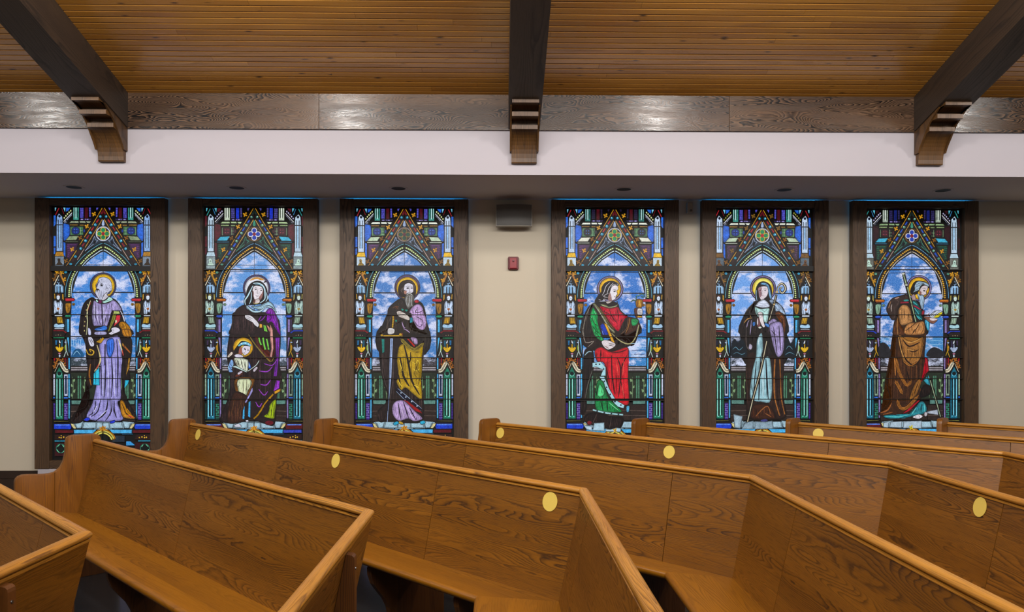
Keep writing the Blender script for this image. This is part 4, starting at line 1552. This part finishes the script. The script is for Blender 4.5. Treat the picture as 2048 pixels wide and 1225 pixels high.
FIG[6] = '''
@f6
n cloak_glass
s 1e1410 300,560 480,520 640,560 760,760 800,960 860,1150 760,1240 220,1240 260,800
@l6
n cloak_glass
s 3a200e 450,60 580,200 690,190 702,330 690,480 722,600 650,720 692,800 620,862 520,962 340,982 308,952 400,862 370,700 390,560 420,380 440,200
@f6
n halo_glass
c 6a5a94 680,345 242,245
e b0a4d8 680,345 226,230
e 40306a 680,345 218,222
c e6b012 680,350 204,210
n pack_glass
s 3a2a24 100,640 180,540 300,500 460,470 500,600 330,660 280,760 260,900 180,950 110,850 68,760
L b0a098 17 172,650 160,720 168,790
L b0887a 24 228,545 310,520
L a87850 14 150,595 110,720
L 5a4a44 8 240,560 300,600 260,680
L 6a5a54 5 210,700 230,860 200,920
n hair_glass
s 1c1816 520,390 580,250 660,210 800,230 872,300 862,345 780,302 700,362 640,460 545,465
s 9cb8cc 600,300 660,220 800,240 872,290 842,325 760,272 700,332 680,382 592,422 545,455 600,380
L 1c2430 7 620,290 700,250 780,260
L 1c2430 7 600,340 680,300 720,310
L 1c2430 7 590,400 650,370 690,340
L 1c2430 6 690,290 760,260 840,300
n face_glass
s d9c9cd 700,370 760,300 842,310 844,370 822,400 822,462 780,482 740,522 700,482
D 8a5a50 700,400 730,430 720,480 700,470
D 14141c 762,388 782,382 800,396 794,408 770,406
L 14141c 9 738,352 775,345 808,366
L 3a282c 7 812,400 818,462 770,472
D 3a2024 740,480 780,485 760,505
s b89898 548,482 600,470 622,582 558,582
n beard_glass
s a4c0d8 650,440 700,482 740,470 782,520 777,620 762,722 730,742 700,642 680,560
L 1c2838 6 690,500 720,640 738,725
L 1c2838 6 725,500 745,620 755,700
L 1c2838 6 670,480 700,600
n mantle_glass
p 8a1c30 330,600 480,600 500,630 330,642
s 1c5a5c 555,590 640,600 720,740 742,860 742,952 640,902 590,760
D 2a9a9a 398,570 470,563 482,587 410,592
L 48c0c8 15 570,605 650,665
L 48c0c8 14 590,720 640,780 685,850
L 48c0c8 14 610,810 660,900 700,940
L 48c0c8 12 650,870 735,940
p d83458 578,662 640,690 722,750 702,762 620,712 573,690
s 9a2030 738,780 782,768 772,852 728,862
n cloak_glass
s 5a3218 280,880 340,1040 400,1130 440,1225 200,1225 210,1050
L d09a58 9 285,900 270,1050 285,1225
s c08850 300,740 380,658 470,680 522,760 542,860 562,982 460,1032 340,1042 300,900
L 5a3010 8 470,685 510,780 535,850
L 5a3010 8 310,760 340,740 360,720
L 3a1c08 7 500,930 550,970
s b87c44 480,1010 640,990 760,970 792,1060 792,1182 720,1225 440,1225 400,1130
L 2a1608 15 695,1000 640,1100 540,1225
L 2a1608 14 620,1000 540,1070 430,1150
L 2a1608 12 745,1000 765,1100 720,1210
L 2a1608 10 600,1120 560,1200
L e8b878 7 660,1020 600,1120
L e8b878 7 720,1010 710,1120 660,1210
n sleeve_glass
s 38a8d0 788,950 860,940 882,1040 862,1152 820,1102
L a8ecff 7 830,960 850,1100
L 0c3040 7 810,970 835,1100
n hand_glass
s 8a5a48 770,890 880,890 980,920 1032,940 960,1012 880,992
D e0d0d4 890,910 1030,930 960,960 900,950
n book_glass
s c8d0e0 880,880 960,790 1060,770 1122,790 1112,852 1040,902 950,912
p d8c818 948,902 1020,840 1112,790 1118,832 1040,902
L 14141c 9 895,890 950,820 1015,768
L 14141c 7 920,900 1000,830 1080,775
L 8a3820 14 840,870 880,810
n staff_glass
q 12100c 58 385,50 440,290
q 12100c 46 440,290 530,640 625,995
q a8c090 24 392,105 440,275
q a8c090 22 462,325 540,640
q a8c090 22 542,652 585,830 622,985
e d0d0c0 385,75 28,18
e d0d0c0 442,287 26,14
@l6
n cloak_glass
s a06a30 470,300 540,340 600,350 682,318 662,480 610,562 540,552 500,500
L 2a1406 13 505,335 560,395 650,360
L 2a1406 13 480,320 515,480 600,555 660,490
L 2a1406 10 560,430 600,440 640,420
L d09850 8 468,310 490,420 520,500
L d09850 8 520,345 575,362 655,330
L d09850 7 540,420 600,430
n cloak_glass
q b87434 12 448,490 470,600 515,690 545,722 580,682
q b87434 11 510,520 565,558 625,528
q b87434 10 440,680 470,730 505,800
q b87434 11 458,840 485,912 545,910 640,805
L b87434 10 435,490 445,640
L 1c0e06 12 540,600 560,680
s 9a6428 640,670 662,700 622,802 560,852 592,740
L 2a1406 7 640,690 600,800
L a05c28 11 318,955 380,930 412,870
L a05c28 7 340,970 420,950
n lining_glass
p b01828 690,482 716,500 727,602 682,642 668,682 700,602
p c81c2c 630,852 657,845 562,942 498,967
n robe_glass
s 2a8a98 340,982 420,970 520,986 600,922 650,862 690,870 702,952 560,992 400,1007
L 68d8d8 6 360,985 470,990 560,970
L 68d8d8 6 620,910 580,970
L 0c3038 7 670,880 660,950
L 68d8d8 6 690,880 690,945
p 30a0b8 680,682 712,648 738,742 715,722
p 38c0d8 716,640 724,640 740,760 730,745
n shoe_glass
s e1d9e1 588,992 640,968 674,985 640,1007
L 3a2c30 4 610,985 620,1000
L 3a2c30 4 640,975 650,998
s c8c0c8 690,950 715,955 705,985 688,980
n cloak_glass
s 1a100c 680,722 742,732 730,802 648,822
n landscape_detail
D 242428 305,390 340,360 390,400 400,480 305,482
D 242428 715,440 770,400 850,440 850,482 715,482
L a8d8f8 4 725,350 790,345 845,352
L a8d8f8 4 725,375 800,382 845,372
L a8d8f8 4 310,320 360,315 405,322
L a8d8f8 4 310,345 350,340 400,348
n staff_glass
q 14120e 20 735,670 825,990
q a8bc98 9 737,680 824,988
n floor_tile
p a8bccc 342,1036 392,1030 382,1082 342,1078
p a8bccc 402,1030 500,1025 496,1082 392,1080
p a8bccc 510,1025 665,1020 665,1088 508,1086
p b0b8c8 705,945 800,925 805,975 720,962
k d8c818 575,1080
'''
SHEET = {'t3': (705, 410, 9.423), 't6': (705, 535, 9.423), 't7': (705, 660, 9.423), 't8': (705, 740, 9.423), 'b1': (100, 830, 10.24),
         'u3': (665, 390, 4.224), 'l3': (665, 610, 4.224), 'l1': (60, 660, 4.224), 'l2': (365, 620, 4.224), 'l4': (1090, 600, 4.224), 'l5': (1388, 600, 4.224), 'l6': (1685, 600, 4.224),
         'f1': (150, 540, 9.423), 'f2': (450, 540, 9.423), 'fc': (440, 660, 9.423), 'f3': (750, 540, 9.423), 'f4': (1160, 540, 9.423), 'f5': (1470, 540, 9.423), 'f6': (1765, 540, 9.423)}
SHEETWIN = {'t': 3, 'b': 1, 'u': 3}
MID = {1: 206.3, 2: 508.5, 3: 808.7, 4: 1229.2, 5: 1524.6, 6: 1823.7}     # middle of each cartoon on the sheets
def on_glass(px, py):
    """sheet position -> point of the glass plane (x, z)"""
    a, b = px-1024, py-698.2
    u_, v_ = a+b*.0005, b-a*.0005
    dx, dy = u_/1485.8+.015, 1-u_/1485.8*.015
    k = GY/dy
    return dx*k, CAMZ-v_/1485.8*k
def glassmat(name, cloud=False):
    m, nt, b = newmat(name)
    b.inputs['Base Color'].default_value = (.012, .012, .014, 1); b.inputs['Roughness'].default_value = .35
    b.inputs['Specular IOR Level'].default_value = .25
    at = nd(nt, 'ShaderNodeAttribute', attribute_name='Col'); g = nd(nt, 'ShaderNodeNewGeometry'); P = g.outputs['Position']
    if cloud:
        sc_ = nd(nt, 'ShaderNodeVectorMath', operation='MULTIPLY'); nt.links.new(P, sc_.inputs[0]); sc_.inputs[1].default_value = (6.0, 1, 9.0)
        n1 = noise(nt, sc_.outputs[0], 1.0, 5, .62)
        n2 = noise(nt, P, 90.0, 3, .7)
        f = math_(nt, 'ADD', maprange(nt, n1, .47, .60, 0, 1), math_(nt, 'MULTIPLY', math_(nt, 'SUBTRACT', n2, .5), 1.1), clamp=True)
        c = mixc(nt, f, at.outputs['Color'], srgb('#d4dcf8'))
        dk = maprange(nt, n2, .30, .50, .42, 1.0)
        c = mixc(nt, 1.0, c, comb(nt, dk, dk, math_(nt, 'ADD', math_(nt, 'MULTIPLY', dk, .8), .2)), 'MULTIPLY')
    else:
        n1 = noise(nt, P, 130.0, 3, .7); n2 = noise(nt, P, 22.0, 2, .5)
        k = math_(nt, 'MULTIPLY', maprange(nt, n1, .36, .60, .52, 1.14), maprange(nt, n2, .3, .7, .68, 1.16))
        sx = nd(nt, 'ShaderNodeSeparateColor'); nt.links.new(at.outputs['Color'], sx.inputs[0])
        pale = maprange(nt, sx.outputs[1], .35, .8, 0, .62)      # pale flesh and linen glass is smoother
        k = math_(nt, 'ADD', math_(nt, 'MULTIPLY', k, math_(nt, 'SUBTRACT', 1.0, pale)), pale)
        c = mixc(nt, 1.0, at.outputs['Color'], comb(nt, k, k, k), 'MULTIPLY')
    nt.links.new(c, b.inputs['Emission Color']); b.inputs['Emission Strength'].default_value = 1.0
    m.cycles.emission_sampling = 'NONE'
    return m
GLASS = glassmat('backlit_painted_glass'); SKYG = glassmat('backlit_cloud_glass', True)
def catmull(P, closed=True, n=4):
    out = []; N = len(P); last = N if closed else N-1
    for i in range(last):
        if closed: p0, p1, p2, p3 = P[i-1], P[i], P[(i+1) % N], P[(i+2) % N]
        else: p0, p1, p2, p3 = P[max(i-1, 0)], P[i], P[i+1], P[min(i+2, N-1)]
        for j in range(n):
            t = j/n
            out.append(tuple(.5*(2*p1[k]+(p2[k]-p0[k])*t+(2*p0[k]-5*p1[k]+4*p2[k]-p3[k])*t*t+(3*p1[k]-p0[k]-3*p2[k]+p3[k])*t**3) for k in (0, 1)))
    if not closed: out.append(P[-1])
    return out
def ribbon(P, w, taper=False):
    """outline of a stroke of width w along P"""
    A, B = [], []; N = len(P)
    for i in range(N):
        a, b = P[max(i-1, 0)], P[min(i+1, N-1)]
        d = (b[0]-a[0], b[1]-a[1]); L = math.hypot(*d) or 1; nx, ny = -d[1]/L, d[0]/L
        h = w/2
        if taper: h *= .35+.65*math.sin(math.pi*(i+.35)/(N-.3))
        A.append((P[i][0]+nx*h, P[i][1]+ny*h)); B.append((P[i][0]-nx*h, P[i][1]-ny*h))
    return A, B
MATTED = ('robe', 'cloak', 'sleeve', 'tunic', 'skirt', 'dress', 'beard', 'mantle', 'habit', 'shawl', 'pack', 'halo', 'capital', 'canopy', 'angel', 'niche', 'spandrel', 'lining', 'sash', 'wimple', 'veil', 'floor', 'brick', 'background', 'cornice', 'cup')
FOLDED = ('robe_glass', 'cloak', 'sleeve', 'tunic', 'skirt', 'dress', 'habit', 'mantle', 'lining')
class Sheet:
    def __init__(s, win, root):
        s.win, s.root, s.idx = win, root, 0; s.r = random.Random(win*17)
        s.lead = ([], []); s.det = ([], [], []); s.n = 0; s.name = 'glass_piece'
        s.cx = on_glass(MID[win], 600)[0]-WC[win-1]
    def y(s): return GY-WY+.004-s.idx*.00003
    def clip(s, P):
        return [(max(-.548, min(.548, x)), max(.365, min(3.098, z))) for x, z in P]
    def strip(s, buf, A, B, y, col=None):
        v, f = buf[0], buf[1]; b = len(v); n = len(A)
        for p in A: v.append((p[0], y, p[1]))
        for p in B: v.append((p[0], y, p[1]))
        for i in range(n-1):
            f.append((b+i, b+i+1, b+n+i+1, b+n+i))
            if col is not None: buf[2].append(col)
    def outline(s, P, w=.0052):
        Q = list(P); A, B = [], []; N = len(Q)
        for i in range(N):
            a, b = Q[i-1], Q[(i+1) % N]; d = (b[0]-a[0], b[1]-a[1]); L = math.hypot(*d) or 1
            nx, ny = -d[1]/L*w/2, d[0]/L*w/2
            A.append((Q[i][0]+nx, Q[i][1]+ny)); B.append((Q[i][0]-nx, Q[i][1]-ny))
        s.strip(s.lead, A+A[:1], B+B[:1], s.y()-.000012)
    def detail(s, P, col, y=None):
        v, f, c = s.det; b = len(v); y = s.y() if y is None else y
        for p in P: v.append((p[0], y, p[1]))
        f.append(tuple(range(b, b+len(P)))); c.append(col)
    def piece(s, P, col, sky=False):
        xs = [p[0] for p in P]; zs = [p[1] for p in P]
        if max(max(xs)-min(xs), max(zs)-min(zs)) < .048 or s.n > 290:
            s.detail(P, col); return
        s.n += 1; y = s.y(); N = len(P)
        bm = bmesh.new(); cl = bm.verts.layers.float_color.new('Col')
        fv = [bm.verts.new((p[0], y, p[1])) for p in P]; bv = [bm.verts.new((p[0], y+.003, p[1])) for p in P]
        f0 = bm.faces.new(fv); bm.faces.new(bv[::-1])
        for i in range(N): bm.faces.new((fv[i], bv[i], bv[(i+1) % N], fv[(i+1) % N]))
        # painted matting: the brush darkens every figure pane towards its leads
        w = min(.022, .22*min(max(xs)-min(xs), max(zs)-min(zs)))
        if not sky and any(k in s.name for k in MATTED) and w > .003:
            bm.normal_update()
            bmesh.ops.inset_region(bm, faces=[f0], thickness=w, use_even_offset=False, use_boundary=True)
            fs = set(fv)
            for v in bm.verts:
                q = 1.12 if v in fs else .36      # the inset moves the pane's own corners inwards
                v[cl] = (*(c*q for c in col), 1)
        else:
            for v in bm.verts: v[cl] = (*col, 1)
        me = bpy.data.meshes.new(s.name); bm.to_mesh(me); bm.free()
        link(s.name, me, SKYG if sky else GLASS, s.root)
        if any(k in s.name for k in FOLDED) and max(zs)-min(zs) > .10: s.folds(P, col)
    def folds(s, P, col):
        """brushed folds: thin dark and light strokes running down a garment pane"""
        x0, x1 = min(p[0] for p in P), max(p[0] for p in P); N = len(P)
        dark = max(col) < .06
        n = max(1, int((x1-x0)/.0125))
        def span(x):
            zz = []
            for i in range(N):
                a, b = P[i], P[(i+1) % N]
                if (a[0]-x)*(b[0]-x) < 0: zz.append(a[1]+(b[1]-a[1])*(x-a[0])/(b[0]-a[0]))
            return sorted(zz)
        for i in range(n):
            x = x0+(i+.5+s.r.uniform(-.35, .35))*(x1-x0)/n; zz = span(x)
            for a, b in zip(zz[::2], zz[1::2]):
                h = b-a
                if h < .05: continue
                lo = a+h*s.r.uniform(.06, .4); hi = min(b-.008, lo+h*s.r.uniform(.25, .55))
                dr = s.r.uniform(-.012, .012); Q = []
                for j in range(6):
                    t = j/5; z = lo+(hi-lo)*t; xx = x+dr*math.sin(t*2.4)
                    q = span(xx)
                    if not any(u_+.004 < z < w_-.004 for u_, w_ in zip(q[::2], q[1::2])): break
                    Q.append((xx, z))
                if len(Q) < 4: continue
                k = s.r.choice((2.6, 3.4, .3) if dark else (.28, .34, .45, 1.5))
                A, B = ribbon(Q, s.r.uniform(.0036, .0082), True)
                s.strip(s.det, A, B, s.y()-.000016, tuple(min(.9, c*k) for c in col))
    def run(s, text, keys, mirror):
        sh = None
        for line in text.strip().splitlines():
            t = line.split(); k = t[0]
            if k[0] == '@': sh = k[1:]; continue
            if k == 'n': s.name = t[1]; continue
            ox, oy, sc_ = SHEET[sh]; src = SHEETWIN.get(sh[0], None) if mirror else s.win
            src = src or (3 if sh == 'l3' else s.win)
            c0 = on_glass(MID[src], 600)[0]
            col = srgb(keys[t[1][1:]] if t[1][0] == '$' else t[1])
            i = 2; w = None
            if k in 'lLq': w = float(t[2])/sc_*.00538; i = 3
            raw = [tuple(float(c) for c in q.split(',')) for q in t[i:]]
            rad = None
            if k in 'ce': rad = raw[1]; raw = raw[:1]
            P = []
            for (x, y) in raw:
                X, Z = on_glass(ox+x/sc_, oy+y/sc_)
                P.append((X-c0, Z) if mirror else (X-WC[s.win-1]-s.cx, Z))
            s.idx += 1
            for sg in ((1, -1) if mirror else (1,)):
                if mirror and sg == -1 and k in 'ce' and abs(P[0][0]) < .012: continue
                Q = [(p[0]*sg+s.cx, p[1]) for p in P]
                s.draw(k, Q, col, w, rad, sc_)
    def draw(s, k, Q, col, w, rad, sc_):
        if k in 'ce':
            rx, rz = (r/sc_*.00538 for r in rad); n = 26 if rx > .03 else 12
            Q = [(Q[0][0]+rx*math.cos(2*math.pi*i/n), Q[0][1]+rz*math.sin(2*math.pi*i/n)) for i in range(n)]
        if k in 'sD' and len(Q) > 3: Q = catmull(Q)
        if k == 'D' and len(Q) == 3: Q = catmull(Q)
        if k in 'pscy':
            Q = s.clip(Q); s.piece(Q, col, k == 'y'); s.outline(Q)
        elif k in 'deD': s.detail(s.clip(Q), col)
        elif k in 'lL':
            if k == 'L': Q = catmull(Q, False, 3)
            A, B = ribbon(s.clip(Q), w, k == 'L'); s.strip(s.det, A, B, s.y(), col)
        elif k == 'q':
            if len(Q) > 2: Q = catmull(Q, False, 3)
            A, B = ribbon(s.clip(Q), w); O = A+B[::-1]; s.piece(O, col); s.outline(O, .0042)
        elif k == 'b':      # a run of painted beads
            Q = catmull(Q, False, 8); acc = 0
            for a, b in zip(Q[:-1], Q[1:]):
                acc += math.hypot(b[0]-a[0], b[1]-a[1])
                if acc > .019:
                    acc = 0; r = .0095
                    s.detail([(b[0]+r*math.cos(i*.9), b[1]+r*.8*math.sin(i*.9)) for i in range(7)], col, s.y()-.00002)
        elif k == 'k':      # a leafy crocket
            x, z = Q[0]; dk = tuple(c*.12 for c in col)
            for (dx, dz, r) in ((0, 0, .013), (-.015, .010, .008), (.010, .017, .009), (-.008, -.015, .007), (.016, -.008, .006), (.003, .004, -.005)):
                s.detail([(x+dx+abs(r)*math.cos(i*.785), z+dz+abs(r)*math.sin(i*.785)) for i in range(8)], col if r > 0 else dk, s.y()-(.00001 if r > 0 else .00002))
    def finish(s):
        v, f, c = s.det
        me = bpy.data.meshes.new('painted_detail'); me.from_pydata(v, [], f)
        a = me.color_attributes.new('Col', 'FLOAT_COLOR', 'CORNER'); d = []
        for face, col in zip(f, c): d += list((*col, 1))*len(face)
        a.data.foreach_set('color', d)
        tag(link('painted_detail', me, GLASS, s.root), kind='stuff')
        me = bpy.data.meshes.new('lead_came'); me.from_pydata(s.lead[0], [], s.lead[1])
        tag(link('lead_came', me, LEAD, s.root), kind='stuff')
WLAB = ('stained glass window of a bearded man in lavender holding a red book, leftmost of the six',
        'stained glass window of a veiled woman in purple with a haloed child',
        'stained glass window of a bearded man leaning on a long sword',
        'stained glass window of a figure in red and green holding a cup',
        'stained glass window of a nun in brown and white with a crozier',
        'stained glass window of a stooping pilgrim in brown with staff, rightmost of the six')
SKY = {1: ('3a86d8', '2f80c8', '2c3a40'), 2: ('5a98dc', '4a84bc', '3c4650'), 3: ('3f7cc4', '3a7cc0', '3a3438'), 4: ('2272c8', '2c84cc', '2a80c4'), 5: ('6aa2e8', '2c3c50', '1c282c'), 6: ('3678c4', '3884c0', '2c2c30')}
OVR = {1: dict(Y='b8801c', Wb='7a8a9c', Yo='3a2c1c', W='8fb4e8', L='98a488', L2='8a9c78', L3='6a7860', O1='c8d0e8', O3='dcc040'), 3: dict(O1='8a7c78', O2='2c2420', O3='8a6c34', O4='1c4838', O5='5a2430'),
       4: dict(Rd='1c2030', Bk='241c38', O1='b8bcc8', L2='d8d8c8', C='2c7c74'), 5: dict(Y='7a5420', Wb='5a6a78', Yo='6a4420', K='8a6420', Bp='3a2c38', M2='2c3a1c', Be='a8a840', Cr='6a4a34', O4='1c9058', O5='c02434', Ca='16203a', Cb='142430'),
       6: dict(Bk='2c2858', L='8aa878', Wb='6a6c64', Wr='14206c', C='a0b0a0', G='1c1418', F='2c0e14')}
for i in range(1, 7):
    root = wins[i-1]; root['label'] = WLAB[i-1]
    y1 = GY-WY+.006
    box('glass_backing', (-.545, y1, .36), (.545, y1+.02, 3.10), BLACK, root)
    keys = dict(KEYB if i in (2, 6) else KEYA); keys.update(OVR.get(i, {}))
    keys['Sk'], keys['Sk2'], keys['Sk3'] = SKY[i]
    S = Sheet(i, root)
    S.run(TEMPLATE, keys, True); S.run(FIG[i], keys, False); S.finish()
    yb = -.086
    def bar(name, py0, py1, y0=-.088, y2=-.0795):
        z0 = on_glass(MID[i], py1)[1]; z1 = on_glass(MID[i], py0)[1]
        box(name, (-.552, y0, z0), (.552, y2, z1), LEAD if name != 'transom_bar' else BLACK, root, .001, segs=1)
    if i in (2, 6): bar('saddle_bar', 539.0, 541.4)
    else: bar('transom_bar', 532.8, 543.4, -.095)
    for py in (630.4, 674.2, 715.8, 757.6, 798.8):
        bar('saddle_bar', py-.9, py+.9)
    if i == 4: bar('saddle_bar', 797.4, 802.4)
